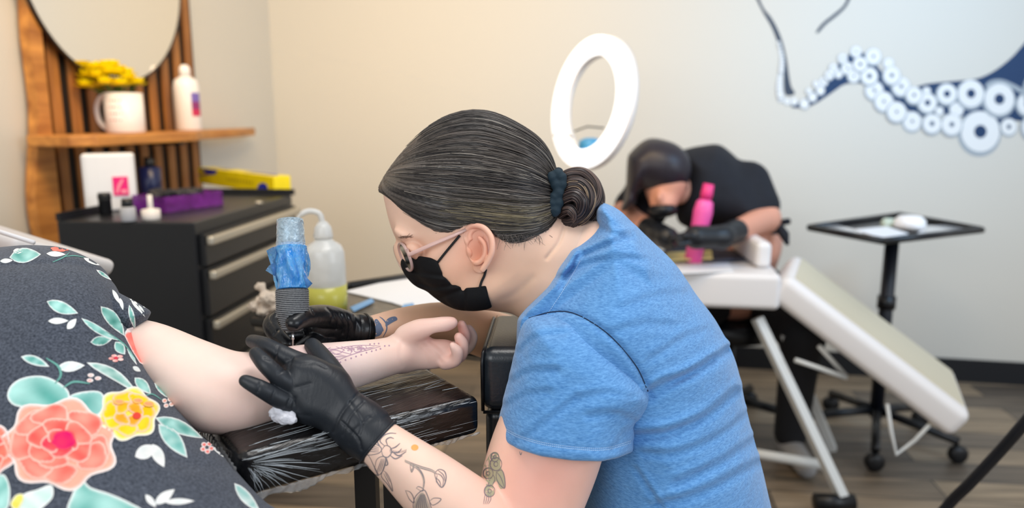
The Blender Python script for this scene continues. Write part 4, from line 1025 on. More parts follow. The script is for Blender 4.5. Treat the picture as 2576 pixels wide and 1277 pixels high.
# fly-away hairs over the ear and nape
for i in range(60):
    x = rng.uniform(1250, 1400); y = 604; a = cast(HB, x, y-18, 0.0008)
    if a is None: continue
    e_ = a+Vector((rng.uniform(-0.008, 0.012), -0.002, rng.uniform(-0.022, -0.006))); m_ = (a+e_)*0.5+Vector((rng.normal()*0.002, -0.002, 0.001))
    strand(spline([a, m_, e_], 4), 0.00022, HL*0.9)
V, F, _ = join(*hs); M_hair = mat('brown_grey_hair', (90, 84, 80), 0.38, attr='Col', spec=0.6)
obj('hair', (V, F), M_hair, art, world=True, colattr=np.vstack(hcols))
# ---- bun
hs = []; hcols = []; BC = P(1452, 508, 0.985)
f = Field(0.0016); f.pell(1450, 508, 0.985, 0.026, 0.034, 0.032, 0, k=0.004); f.cone(HT_-AX*0.012, 0.02, P(1440, 505, 0.985), 0.02, 0.01)
Vb, Fb = f.build(); hs.append((Vb, Fb)); hcols.append(np.tile(np.array(lin((30, 24, 26))), (len(Vb), 1)))
ropes = [
    ([(1400, 470, 0.965), (1425, 442, 0.955), (1462, 436, 0.955), (1492, 458, 0.955), (1502, 490, 0.955), (1490, 520, 0.952), (1462, 530, 0.948)], 15),
    ([(1408, 500, 0.955), (1425, 470, 0.945), (1455, 462, 0.940), (1478, 480, 0.938), (1484, 512, 0.940), (1470, 545, 0.945), (1440, 568, 0.955)], 16),
    ([(1404, 520, 0.955), (1420, 500, 0.940), (1444, 490, 0.932), (1464, 505, 0.930), (1462, 535, 0.936), (1436, 556, 0.945), (1412, 560, 0.955)], 15),
    ([(1500, 500, 0.965), (1506, 525, 0.965), (1496, 556, 0.965), (1470, 574, 0.965), (1436, 578, 0.968), (1408, 566, 0.97)], 14),
    ([(1406, 545, 0.955), (1420, 530, 0.945), (1436, 528, 0.936), (1448, 545, 0.938), (1438, 572, 0.95)], 13),
    ([(1410, 460, 1.0), (1450, 440, 1.01), (1492, 465, 1.02), (1504, 510, 1.02), (1480, 555, 1.01), (1430, 570, 1.0)], 18)]
for ri, (ctrl, rr) in enumerate(ropes):
    q = spline(ctrl, 7); W = [P(*p) for p in q]; R = rr*0.95/FPX; m = len(W)
    b = MB(); b.tube(W, [R*(0.55+0.45*math.sin(math.pi*min(0.9, 0.15+0.8*i/m))) for i in range(m)], 12); hs.append((np.array(b.v), b.f)); hcols.append(np.tile(np.array(lin((36, 29, 31))), (len(b.v), 1)))
    for s in range(64):
        a0 = rng.uniform(0, 2*math.pi); tw = 1.3+rng.normal()*0.15; pts = []
        for i in range(0, m):
            t = (W[min(i+1, m-1)]-W[max(i-1, 0)]).normalized(); n_ = (Vector((0, -1, 0))-t*t.y*-1); n_ = (Vector((0, -1, 0))-t*(Vector((0, -1, 0)).dot(t))).normalized(); b_2 = t.cross(n_)
            a = a0+tw*i/m*2; rl_ = R*(0.55+0.45*math.sin(math.pi*min(0.9, 0.15+0.8*i/m)))*1.04
            pts.append(W[i]+n_*math.cos(a)*rl_+b_2*math.sin(a)*rl_)
        g = rng.random(); c = np.array(lin((38, 30, 32)))*(1-g*g)+np.array(lin((112, 92, 84)))*g*g
        if ri == 1 and rng.random() < 0.22: c = np.array(lin((198, 168, 132)))
        strand(pts, 0.0005+0.0003*rng.random(), c)
V, F, _ = join(*hs); obj('hair_bun', (V, F), M_hair, art, world=True, colattr=np.vstack(hcols), label='coiled dark bun with lighter strands')
# ---- scrunchie
f = Field(0.0012); n = 26
for i in range(n):
    a = 2*math.pi*i/n; a2 = 2*math.pi*(i+1)/n
    def sp(a, j): 
        px = 1399+11*math.sin(a)+3*math.sin(a*5); return P(px, 482-50*math.cos(a)*(1 if math.cos(a) > 0 else 0.95), 0.985-0.030*math.sin(a)*1.0)
    f.cone(sp(a, i), 0.0052+0.0016*math.sin(i*2.6), sp(a2, i+1), 0.0052+0.0016*math.sin((i+1)*2.6), 0.003)
for pts in ([(1398, 436), (1410, 450), (1404, 480), (1390, 500), (1384, 525)], [(1385, 442), (1398, 470), (1402, 505), (1392, 535)]):
    q = spline(pts, 5)
    for i in range(len(q)-1): f.cone(P(q[i][0]+3, q[i][1], 0.936), 0.0056+0.0012*math.sin(i*1.9), P(q[i+1][0]+3, q[i+1][1], 0.936), 0.0056+0.0012*math.sin((i+1)*1.9), 0.002)
V, F = f.build(); obj('hair_tie', (V, F), mat('dark_teal_cloth', (18, 40, 52), 0.8, bump=0.4, bscale=120), art, world=True)

# ---- mask
f = Field(0.0012)
mask_head = [(1000, 560), (1010, 600), (1022, 636), (1030, 668), (1046, 698), (1066, 720), (1092, 744), (1128, 767), (1165, 778), (1225, 774), (1260, 745), (1320, 690), (1350, 560), (1200, 480), (1050, 500)]
f.poly(mask_head, DH, 0.0755, 135, k=0.01, grow=3)
f.pell(1120, 670, DH-0.044, 0.031, 0.025, 0.022, 30, k=0.02); f.pell(1040, 676, DH, 0.013, 0.026, 0.018, -32, k=0.012); f.pell(1210, 742, DH-0.038, 0.036, 0.016, 0.023, -10, k=0.02)
f.poly([(1026, 634), (1052, 643), (1084, 648), (1100, 656), (1108, 676), (1118, 696), (1134, 712), (1166, 724), (1200, 722), (1223, 717), (1229, 745), (1238, 772), (1200, 800), (1100, 810), (1000, 760), (1000, 660)], 0, 0, 0, k=0.0015, sm=False, inter=True)
for pts in ([(1036, 680), (1070, 688), (1114, 694)], [(1052, 712), (1090, 722), (1138, 718)], [(1100, 752), (1130, 740), (1165, 728)], [(1165, 780), (1168, 750), (1165, 726)]): f.groove(pts, 0.0016, 5, dmax=0.975)
for pts in ([(1034, 688), (1070, 697), (1116, 702)], [(1056, 721), (1092, 731), (1145, 725)]): f.groove(pts, -0.0012, 5, dmax=0.975)
Vm, Fm = f.build(blur=1); MT = bvh(Vm, Fm)
mk = obj('face_mask', (Vm, Fm), mat('black_mask_cloth', (17, 17, 19), 0.75, bump=0.25, bscale=140, spec=0.25), art, world=True)
M_band = mat('black_elastic', (20, 20, 22), 0.7)
for pts in ([(1157, 592), (1140, 612), (1120, 636), (1101, 660)], [(1222, 676), (1218, 692), (1211, 708), (1206, 726)]):
    q = [cast(HT, x, y, 0.0016) for x, y in spline(pts, 4)]
    q = [v for v in q if v is not None]; MB().tube(q, 0.0015, 8).build('ear_loop', M_band, mk, world=True)
# ---- glasses
gl = bpy.data.objects.new('glasses', None); col.objects.link(gl); gl.parent = art; MW[gl.name] = MW[art.name]
M_acetate = mat('clear_pink_frame', (240, 208, 200), 0.15, trans=0.45, ior=1.3); M_lens = mat('clear_lens', (245, 245, 248), 0.02, trans=1.0, ior=1.05)
LN = (P(1020, 648, 0.945)-P(1020, 648, 1.02)); la = math.radians(60)
up_ = (P(1002, 606, 0.945)-P(1036, 688, 0.945)).normalized()
wd = (P(1002, 640, 1.00)-P(1022, 636, 0.948)); wd = (wd-up_*wd.dot(up_)).normalized()
for sgn, cdp in ((0, (1020, 646, 0.946)), (1, (1008, 648, 1.010))):
    c0 = P(*cdp); lp = []
    for i in range(28):
        a = 2*math.pi*i/28; lp.append(c0+up_*(0.0198*math.sin(a)*(1+0.08*math.cos(2*a)))+wd*(0.0245*math.cos(a)))
    b = MB(); b.tube(lp+[lp[0]], 0.0017, 8, cap=False, flat=1.2); b.build('lens_rim', M_acetate, gl, world=True)
    n_ = up_.cross(wd).normalized(); v = [p+n_*0.0004 for p in lp]+[p-n_*0.0004 for p in lp]; k = 28
    obj('lens', (v, [tuple(range(k)), tuple(range(2*k-1, k-1, -1))]+[(i, i+k, (i+1) % k+k, (i+1) % k) for i in range(k)]), M_lens, gl, world=True, smooth=False)
h1 = P(1020, 646, 0.946)-wd*0.0245+up_*0.006
b = MB(); b.tube([h1, P(1030, 640, 0.917), P(1090, 613, 0.905), P(1140, 592, 0.904), P(1172, 577, 0.907)], [0.0030, 0.0032, 0.0030, 0.0026, 0.0022], 8, flat=0.5, up=(0, 1, 0)); b.build('temple', M_acetate, gl, world=True)
b = MB(); q0 = P(1008, 648, 1.010)+wd*0.0245+up_*0.006; b.tube([q0, P(1050, 630, 1.05), P(1172, 577, 1.055)], [0.003, 0.003, 0.0022], 8, flat=0.5, up=(0, 1, 0)); b.build('temple', M_acetate, gl, world=True)
MB().tube([P(1020, 646, 0.946)+wd*0.0245, P(1004, 640, 0.978), P(1008, 648, 1.010)-wd*0.0245], 0.0018, 8).build('bridge', M_acetate, gl, world=True)

# ---- T-shirt
shirt_poly = [(1502, 548), (1512, 520), (1548, 528), (1592, 566), (1640, 606), (1700, 665), (1750, 738), (1800, 805), (1842, 885), (1862, 950), (1876, 1020), (1896, 1100), (1918, 1180), (1944, 1290), (1985, 1440), (1900, 1560), (1580, 1560), (1470, 1440), (1462, 1277), (1440, 1150), (1360, 1050), (1318, 930), (1318, 850), (1345, 790), (1392, 715), (1440, 640)]
yoke = [(1436, 628), (1405, 668), (1385, 722), (1345, 775), (1318, 806), (1330, 860), (1450, 850), (1560, 760), (1640, 680), (1592, 585), (1556, 545), (1516, 520), (1505, 532), (1545, 572), (1500, 605)]
f = Field(0.0022)
f.poly(shirt_poly, 1.0, 0.172, 205, k=0.02)
f.poly(yoke, 0.985, 0.072, 14, k=0.02, sm=False)
f.poly([(1400, 780), (1330, 830), (1340, 960), (1500, 1000), (1640, 960), (1640, 820), (1540, 740)], 0.93, 0.10, 110, k=0.05)
f.poly([(1460, 560), (1540, 570), (1548, 574), (1502, 606), (1442, 628), (1400, 640)], 0.985, 0.056, 30, k=0.002, sub=True, sm=False)
fo = f
for pts, a_, w_ in (([(1600, 1012), (1660, 968), (1750, 934), (1830, 880)], 0.0058, 11), ([(1596, 1096), (1680, 1088), (1770, 1050), (1850, 985)], 0.0052, 12), ([(1650, 990), (1700, 958), (1790, 900)], 0.0028, 9), ([(1620, 1140), (1700, 1140), (1800, 1100), (1880, 1040)], 0.0026, 10), ([(1700, 1215), (1800, 1170), (1900, 1105)], 0.0030, 12), ([(1640, 1275), (1760, 1240), (1905, 1165)], 0.0030, 12), ([(1470, 640), (1540, 610), (1590, 598)], 0.0022, 8), ([(1405, 700), (1480, 662), (1560, 650), (1620, 655)], 0.0016, 9), ([(1560, 775), (1650, 745), (1720, 740)], 0.0014, 12), ([(1540, 835), (1620, 815), (1700, 822)], 0.0014, 12), ([(1600, 1180), (1640, 1240), (1680, 1300)], 0.003, 6), ([(1500, 560), (1545, 590), (1590, 585)], 0.002, 7), ([(1640, 900), (1720, 850), (1780, 830)], 0.0016, 11)):
    f.groove(pts, a_, w_, dmax=1.0); f.groove([(x+4, y-w_*1.6) for x, y in pts], -a_*0.6, w_, dmax=1.0)
f.groove([(1325, 800), (1390, 786), (1450, 792), (1530, 842), (1600, 922), (1642, 1005)], 0.004, 5, dmax=1.0)
f.groove([(1448, 634), (1410, 698), (1392, 726), (1350, 786)], -0.0022, 8, dmax=0.96)
for pts in ([(1442, 640), (1404, 706), (1350, 790)], ): f.groove([(x+16, y+8) for x, y in pts], 0.0012, 4, dmax=1.0)
Vt, Ft = f.build(blur=1)
f = Field(0.0020)
slv = [(1324, 802), (1300, 860), (1284, 930), (1264, 1010), (1248, 1095), (1240, 1200), (1420, 1260), (1590, 1230), (1594, 1130), (1602, 1075), (1642, 1008), (1602, 925), (1532, 845), (1452, 794), (1390, 788)]
f.poly(slv, 0.868, 0.084, 118, k=0.01, gx=-0.00003, gy=-0.0001)
f.poly([(1180, 700), (1230, 1100), (1248, 1099), (1300, 1128), (1360, 1147), (1440, 1158), (1512, 1160), (1555, 1151), (1586, 1138), (1700, 1100), (1720, 700)], 0, 0, 0, k=0.002, sm=False, inter=True)
for pts, a_, w_ in (([(1300, 1112), (1370, 1062), (1450, 1000)], 0.0022, 10), ([(1290, 958), (1330, 934), (1400, 930)], 0.0022, 9), ([(1272, 1020), (1325, 992), (1380, 985)], 0.0018, 9), ([(1306, 885), (1350, 846), (1420, 838)], 0.0020, 9), ([(1600, 1060), (1540, 1040), (1480, 1045)], 0.0020, 10), ([(1590, 1000), (1520, 990), (1460, 1000)], 0.0014, 10), ([(1540, 1130), (1570, 1090), (1600, 1070)], 0.002, 8)):
    f.groove(pts, a_, w_); f.groove([(x+3, y-w_*1.6) for x, y in pts], -a_*0.6, w_)
f.groove([(1254, 1068), (1300, 1095), (1360, 1114), (1440, 1126), (1520, 1129), (1592, 1110)], 0.0012, 4)
Vs, Fs = f.build(blur=1)
TT = bvh(Vt, Ft); ST = bvh(Vs, Fs)
rb = []
for dy in (0, 5):
    q = np.array(spline([(1254, 1066+dy), (1300, 1092+dy), (1360, 1111+dy), (1440, 1123+dy), (1520, 1126+dy), (1588, 1108+dy)], 16))
    for i in range(0, len(q)-1, 1): rb.append(ribbon(ST, [tuple(q[i]), tuple(q[i]*0.35+q[i+1]*0.65)], 1.6, 0.0003, n=1, taper=False)+(1,))
q = np.array(spline([(1446, 652), (1412, 712), (1356, 796)], 20))
for i in range(len(q)-1): rb.append(ribbon(TT, [tuple(q[i]+(14, 4)), tuple(q[i]*0.35+q[i+1]*0.65+(14, 4))], 1.4, 0.0003, n=1, taper=False)+(1,))
rb.append(ribbon(TT, [(1330, 800), (1390, 784), (1450, 790), (1530, 840), (1598, 917), (1630, 984)], 3.0, 0.0003, taper=False)+(2,))
def fabric():
    m = mat('blue_heather_jersey', (92, 138, 188), 0.9, sheen=0.25, spec=0.2); nt = m.node_tree; L = nt.links; b = nt.nodes['Principled BSDF']
    tc = nt.nodes.new('ShaderNodeTexCoord'); mp = nt.nodes.new('ShaderNodeMapping'); mp.inputs['Scale'].default_value = (1, 1, 4.5); mp.inputs['Rotation'].default_value = (0, 0.5, 0); L.new(tc.outputs['Object'], mp.inputs['Vector'])
    n = nt.nodes.new('ShaderNodeTexNoise'); n.inputs['Scale'].default_value = 170; n.inputs['Detail'].default_value = 6; n.inputs['Roughness'].default_value = 0.7; L.new(mp.outputs['Vector'], n.inputs['Vector'])
    cr = nt.nodes.new('ShaderNodeValToRGB'); cr.color_ramp.elements[0].position = 0.3; cr.color_ramp.elements[0].color = lin((60, 114, 172))+(1,); cr.color_ramp.elements[1].position = 0.7; cr.color_ramp.elements[1].color = lin((110, 165, 218))+(1,)
    L.new(n.outputs['Fac'], cr.inputs[0]); L.new(cr.outputs[0], b.inputs['Base Color'])
    n2 = nt.nodes.new('ShaderNodeTexNoise'); n2.inputs['Scale'].default_value = 14; n2.inputs['Detail'].default_value = 3; mp2 = nt.nodes.new('ShaderNodeMapping'); mp2.inputs['Scale'].default_value = (1.0, 1, 2.6); mp2.inputs['Rotation'].default_value = (0, -0.6, 0)
    L.new(tc.outputs['Object'], mp2.inputs['Vector']); L.new(mp2.outputs['Vector'], n2.inputs['Vector'])
    b1 = nt.nodes.new('ShaderNodeBump'); b1.inputs['Strength'].default_value = 0.35; b1.inputs['Distance'].default_value = 0.012; L.new(n2.outputs['Fac'], b1.inputs['Height'])
    b2 = nt.nodes.new('ShaderNodeBump'); b2.inputs['Strength'].default_value = 0.25; b2.inputs['Distance'].default_value = 0.0006; L.new(n.outputs['Fac'], b2.inputs['Height']); L.new(b1.outputs['Normal'], b2.inputs['Normal'])
    L.new(b2.outputs['Normal'], b.inputs['Normal']); return m
M_shirt = fabric()
V, F, MI = join((Vt, Ft), (Vs, Fs), *[r for r in rb if len(r[0]) and len(r[1])])
obj('t_shirt', (V, F), [M_shirt, mat('pale_thread', (170, 200, 232), 0.8), mat('dark_seam', (26, 44, 74), 0.9)], art, world=True, midx=MI)
# far sleeve
f = Field(0.004); f.cone(P(1500, 860, 1.12), 0.075, P(1415, 880, 1.15), 0.062, 0.01); V, F = f.build(); obj('far_sleeve', (V, F), M_shirt, art, world=True)
# trousers and shoes (below the frame)
f = Field(0.006)
for hy in (0.93, 1.08):
    kx, ky = (-0.08, hy-0.06) if hy < 1 else (-0.02, hy+0.03)
    f.cone((0.24, hy, 0.64), 0.105, (kx, ky, 0.50), 0.078, 0.03); f.cone((kx, ky, 0.50), 0.072, (0.05, hy, 0.12), 0.052, 0.01)
f.cone((0.26, 0.93, 0.68), 0.12, (0.26, 1.08, 0.68), 0.12, 0.03)
V, F = f.build(blur=1); obj('trousers', (V, F), mat('dark_jeans', (30, 36, 52), 0.85), art, world=True)
for hy in (0.93, 1.08):
    f = Field(0.004); f.cone((0.07, hy, 0.05), 0.042, (-0.12, hy, 0.04), 0.036, 0.01); f.cone((0.05, hy, 0.06), 0.044, (0.05, hy, 0.11), 0.05, 0.01); V, F = f.build(); obj('shoe', (V, F), M_blk, art, world=True)

# ---- gloves
def glove_mat(name, c, rough):
    m = mat(name, c, rough, spec=0.45); nt = m.node_tree; L = nt.links; b = nt.nodes['Principled BSDF']; tc = nt.nodes.new('ShaderNodeTexCoord')
    mp = nt.nodes.new('ShaderNodeMapping'); mp.inputs['Rotation'].default_value = (0, 0.75, 0.3); mp.inputs['Scale'].default_value = (2.6, 1, 1); L.new(tc.outputs['Object'], mp.inputs['Vector'])
    n = nt.nodes.new('ShaderNodeTexNoise'); n.inputs['Scale'].default_value = 45; n.inputs['Detail'].default_value = 3; n.inputs['Distortion'].default_value = 1.2; L.new(mp.outputs['Vector'], n.inputs['Vector'])
    n2 = nt.nodes.new('ShaderNodeTexNoise'); n2.inputs['Scale'].default_value = 1500; n2.inputs['Detail'].default_value = 2; L.new(tc.outputs['Object'], n2.inputs['Vector'])
    b1 = nt.nodes.new('ShaderNodeBump'); b1.inputs['Strength'].default_value = 0.22; b1.inputs['Distance'].default_value = 0.002; L.new(n.outputs['Fac'], b1.inputs['Height'])
    b2 = nt.nodes.new('ShaderNodeBump'); b2.inputs['Strength'].default_value = 0.2; b2.inputs['Distance'].default_value = 0.0002; L.new(n2.outputs['Fac'], b2.inputs['Height']); L.new(b1.outputs['Normal'], b2.inputs['Normal']); L.new(b2.outputs['Normal'], b.inputs['Normal'])
    return m
M_glove = glove_mat('black_nitrile', (31, 35, 41), 0.45)
f = Field(0.0011)
f.poly([(976, 1052), (940, 1100), (902, 1152), (850, 1110), (800, 1078), (752, 1062), (722, 1030), (704, 992), (700, 950), (722, 905), (748, 892), (792, 896), (838, 918), (880, 955), (915, 1000)], 0.793, 0.021, 52, k=0.006, gx=0.00004, gy=-0.00005)
f.limb([(905, 1070, 0.79, 60), (945, 1106, 0.787, 63)], k=0.015)
f.limb([(775, 925, 0.800, 30), (735, 906, 0.797, 26), (698, 886, 0.797, 22.5), (664, 868, 0.803, 20), (634, 857, 0.818, 16)], k=0.005)
f.limb([(775, 975, 0.792, 32), (735, 968, 0.783, 26), (702, 948, 0.773, 22), (668, 916, 0.770, 20), (643, 888, 0.779, 16)], k=0.004)
f.limb([(780, 1030, 0.793, 32), (738, 1018, 0.783, 27), (694, 998, 0.769, 22.5), (654, 976, 0.759, 20), (616, 957, 0.757, 15)], k=0.004)
f.limb([(800, 1060, 0.808, 28), (760, 1055, 0.82, 22), (728, 1040, 0.832, 17), (712, 1022, 0.838, 14)], k=0.004)
f.limb([(850, 960, 0.80, 30), (828, 925, 0.812, 27), (805, 893, 0.826, 23), (785, 868, 0.838, 19)], k=0.008)
for pts, a_, w_ in (([(736, 900), (728, 925)], .0012, 3), ([(700, 872), (692, 900)], .001, 3), ([(664, 900), (680, 905)], .001, 3), ([(700, 940), (716, 930)], .001, 3), ([(690, 985), (680, 1008)], .001, 3), ([(655, 962), (648, 985)], .001, 3), ([(728, 1005), (716, 1030)], .0012, 3), ([(742, 1000), (734, 1040), (744, 1060)], .0010, 3),
        ([(900, 990), (860, 1040), (840, 1085)], .0014, 4), ([(915, 1010), (880, 1050), (862, 1095)], .0010, 3), ([(930, 1050), (890, 1085), (880, 1115)], .0010, 4), ([(880, 1010), (910, 1060), (905, 1090)], .0010, 3), ([(860, 1060), (900, 1100), (910, 1130)], .0012, 3), ([(820, 925), (800, 915)], .001, 3), ([(724, 906), (752, 915), (790, 912)], .0008, 5), ([(745, 975), (780, 965)], .0008, 5), ([(738, 1040), (780, 1045)], .0008, 5)):
    f.groove(pts, a_, w_, dmax=0.83)
V, F = f.build()
cuff = MB()
def oval(c, ax, up_v, r1, r2, n=40):
    ax = ax.normalized(); u = (up_v-ax*up_v.dot(ax)).normalized(); w = ax.cross(u); return [c+u*math.cos(2*math.pi*i/n)*r1+w*math.sin(2*math.pi*i/n)*r2 for i in range(n)]
axn = P(960, 1118, 0.787)-P(900, 1065, 0.79); ov = oval(P(951, 1111, 0.787), axn, Vector((0, -1, 0)), 0.0265, 0.0268); cuff.tube(ov+[ov[0]], 0.0016, 8, cap=False)
V, F, _ = join((V, F), (cuff.v, cuff.f)); obj('glove', (V, F), M_glove, art, world=True, label='matt black glove spread flat on the arm')
f = Field(0.0012)
f.limb([(912, 830, 0.960, 40), (890, 830, 0.955, 41), (860, 825, 0.945, 40), (825, 820, 0.932, 40), (800, 822, 0.918, 38)], k=0.01)
f.limb([(868, 806, 0.935, 26), (825, 796, 0.91, 28), (790, 795, 0.882, 27), (760, 800, 0.858, 24.5), (738, 813, 0.842, 20)], k=0.008)
f.limb([(812, 812, 0.925, 28), (755, 802, 0.925, 26), (706, 800, 0.908, 24), (684, 818, 0.893, 22), (700, 846, 0.876, 20), (722, 866, 0.866, 16)], k=0.006)
f.limb([(800, 845, 0.925, 26), (752, 842, 0.915, 23), (712, 848, 0.903, 21), (706, 868, 0.893, 19), (730, 884, 0.885, 16)], k=0.004)
f.limb([(815, 845, 0.93, 28), (786, 862, 0.902, 24), (762, 874, 0.885, 19), (748, 880, 0.876, 15)], k=0.004)
f.limb([(835, 845, 0.935, 24), (812, 862, 0.915, 20), (790, 876, 0.90, 16)], k=0.004)
for pts, a_, w_ in (([(842, 790), (850, 806), (846, 826)], .0012, 3), ([(856, 790), (866, 812), (862, 838)], .0014, 3), ([(872, 792), (880, 820), (876, 850)], .0012, 3), ([(890, 795), (896, 825), (892, 858)], .0012, 4), ([(906, 795), (912, 828), (908, 862)], .0010, 3), ([(822, 775), (835, 790), (832, 815)], .001, 3), ([(780, 775), (788, 790)], .001, 3), ([(700, 830), (690, 842)], .001, 3)):
    f.groove(pts, a_, w_)
V, F = f.build(); cuff = MB(); axn = P(945, 832, 0.968)-P(900, 830, 0.955); ov = oval(P(916, 830, 0.961), axn, Vector((0, -1, 0)), 0.0208, 0.0208); cuff.tube(ov+[ov[0]], 0.0013, 8, cap=False)
V, F, _ = join((V, F), (cuff.v, cuff.f)); obj('glove', (V, F), glove_mat('black_nitrile_glossy', (20, 21, 24), 0.28), art, world=True, label='glossy black glove gripping the machine')
# ================================================================ RECLINING CLIENT
cl = thing('person', 'person in a dark floral dress lying back with one bare forearm stretched out, palm up', 'person', (P(100, 1000, 0.8).x, P(100, 1000, 0.8).y, 0))
f = Field(0.0018)
f.limb([(100, 820, 0.90, 55), (250, 862, 0.86, 70), (360, 899, 0.83, 92), (470, 952, 0.812, 102), (560, 985, 0.808, 104), (640, 978, 0.818, 92), (750, 945, 0.843, 76), (860, 922, 0.875, 62), (950, 903, 0.91, 50), (1003, 890, 0.925, 45)], k=0.01)
f.poly([(985, 852), (1025, 838), (1060, 846), (1090, 852), (1125, 854), (1152, 866), (1164, 890), (1150, 914), (1105, 926), (1050, 930), (1000, 930)], 0.932, 0.014, 38, k=0.012)
f.pell(1045, 846, 0.925, 0.018, 0.012, 0.014, 20, k=0.008)
f.limb([(1022, 846, 0.925, 30), (1055, 830, 0.918, 27), (1088, 822, 0.914, 22), (1116, 816, 0.914, 19), (1138, 811, 0.916, 14)], k=0.004)
f.limb([(1135, 880, 0.955, 22), (1172, 874, 0.968, 17), (1186, 848, 0.966, 15), (1178, 826, 0.955, 11)], k=0.003)
f.limb([(1130, 885, 0.94, 20), (1160, 872, 0.947, 16), (1169, 842, 0.944, 14), (1161, 815, 0.936, 11)], k=0.003)
f.limb([(1130, 900, 0.932, 21), (1158, 893, 0.930, 16), (1163, 866, 0.926, 14.5), (1153, 846, 0.922, 11)], k=0.0025)
f.limb([(1120, 910, 0.925, 20), (1146, 905, 0.918, 15), (1150, 884, 0.912, 13.5), (1136, 869, 0.909, 10)], k=0.0025)
f.pell(1098, 872, 0.908, 0.015, 0.010, 0.009, 10, k=0.006, sub=True); f.pell(1106, 838, 0.925, 0.014, 0.004, 0.02, -5, k=0.003, sub=True)
for pts, a_ in (([(1012, 860), (1006, 890), (1012, 922)], .0013), ([(1056, 862), (1086, 882), (1112, 912)], .0020), ([(1078, 856), (1104, 872), (1122, 896)], .0018), ([(1048, 868), (1068, 890), (1080, 920)], .0014)): f.groove(pts, a_, 3, dmax=0.93)
Va, Fa = f.build(blur=1); AT = bvh(Va, Fa)
g = Field(0.006)      # torso, neck, head, legs: mostly under the dress or outside the frame
g.cone(P(20, 900, 0.92), 0.09, P(200, 1300, 0.80), 0.10, 0.03); g.cone(P(100, 800, 0.92), 0.05, P(-330, 780, 1.02), 0.05, 0.03)
g.cone(P(-150, 700, 0.95), 0.055, P(-330, 470, 1.02), 0.05, 0.02); g.pell(-420, 330, 1.05, 0.075, 0.11, 0.09, -20, k=0.02); g.pell(-350, 330, 0.98, 0.012, 0.02, 0.014, -20, k=0.01)
Vb, Fb = g.build(blur=1)
st2 = []
def CT(pts, w=1.5): st2.append(ribbon(AT, [mz(*p) for p in pts], w, 0.0002)+(1,))
for pts in ([(620, 860), (680, 825), (760, 795), (850, 770), (905, 755)], [(560, 765), (640, 770), (720, 755), (800, 748), (905, 752)], [(470, 800), (540, 790), (600, 780), (700, 760)], [(560, 800), (600, 790), (660, 800), (710, 810)], [(600, 790), (640, 775), (700, 790), (740, 800)], [(720, 760), (740, 780), (730, 800)], [(740, 755), (760, 785), (790, 780), (800, 755)], [(760, 760), (800, 770), (850, 760)], [(780, 752), (820, 775), (860, 765)], [(700, 765), (680, 790), (640, 800)], [(600, 825), (640, 815), (700, 812)], [(560, 810), (600, 830), (640, 835)], [(590, 840), (620, 815), (650, 840)], [(430, 800), (450, 790), (480, 800), (500, 790)], [(440, 810), (470, 815), (500, 808)], [(560, 770), (570, 790), (600, 800)], [(620, 760), (600, 775), (640, 790)], [(650, 757), (690, 770), (700, 780)], [(680, 754), (720, 768), (770, 757)], [(820, 752), (830, 765), (870, 757)]): CT(pts, 1.8)
for c_ in ((600, 800), (640, 828), (610, 850), (735, 770), (790, 765)):
    for k in range(5): 
        a = k*1.26; CT([(c_[0], c_[1]), (c_[0]+14*math.cos(a-.3), c_[1]+10*math.sin(a-.3)), (c_[0]+22*math.cos(a), c_[1]+15*math.sin(a)), (c_[0]+14*math.cos(a+.3), c_[1]+10*math.sin(a+.3)), (c_[0], c_[1])], 1.5)
for x, y in ((645, 858), (675, 845), (705, 832), (737, 822), (765, 812), (795, 802), (825, 790), (855, 782), (880, 775), (905, 768), (930, 752), (955, 750), (845, 742), (870, 740), (895, 738)): 
    d_ = decal(AT, [mz(x+5*math.cos(t), y+5*math.sin(t)) for t in np.linspace(0, 2*math.pi, 8)[:-1]], 0.0002, 3); st2.append((d_[0], d_[1], 1))
V, F, MI = join((Va, Fa), (Vb, Fb), *[i for i in st2 if len(i[0]) and len(i[1])])
C = paint(V, lin((241, 217, 205)), [(1140, 812, 0.925, 0.016, PINK, 0.6), (1165, 830, 0.94, 0.02, PINK, 0.5), (1150, 905, 0.93, 0.02, PINK, 0.45), (1070, 840, 0.92, 0.02, PINK, 0.3), (560, 1050, 0.75, 0.06, PINK, 0.18), (430, 860, 0.78, 0.07, WARM, 0.12), (800, 880, 0.82, 0.05, lin((226, 190, 196)), 0.5), (1100, 870, 0.92, 0.06, lin((238, 176, 156)), 0.45), (1010, 880, 0.9, 0.03, lin((240, 196, 176)), 0.4), (700, 890, 0.79, 0.03, PINK, 0.25)])
obj('body', (V, F), [M_skin, mat('stencil_ink', (176, 142, 160), 0.5)], cl, world=True, midx=MI, colattr=C)
f = Field(0.006); f.pell(-440, 300, 1.08, 0.085, 0.115, 0.095, -20, k=0.02); V, F = f.build(); obj('hair', (V, F), mat('brown_hair', (70, 52, 40), 0.5), cl, world=True)

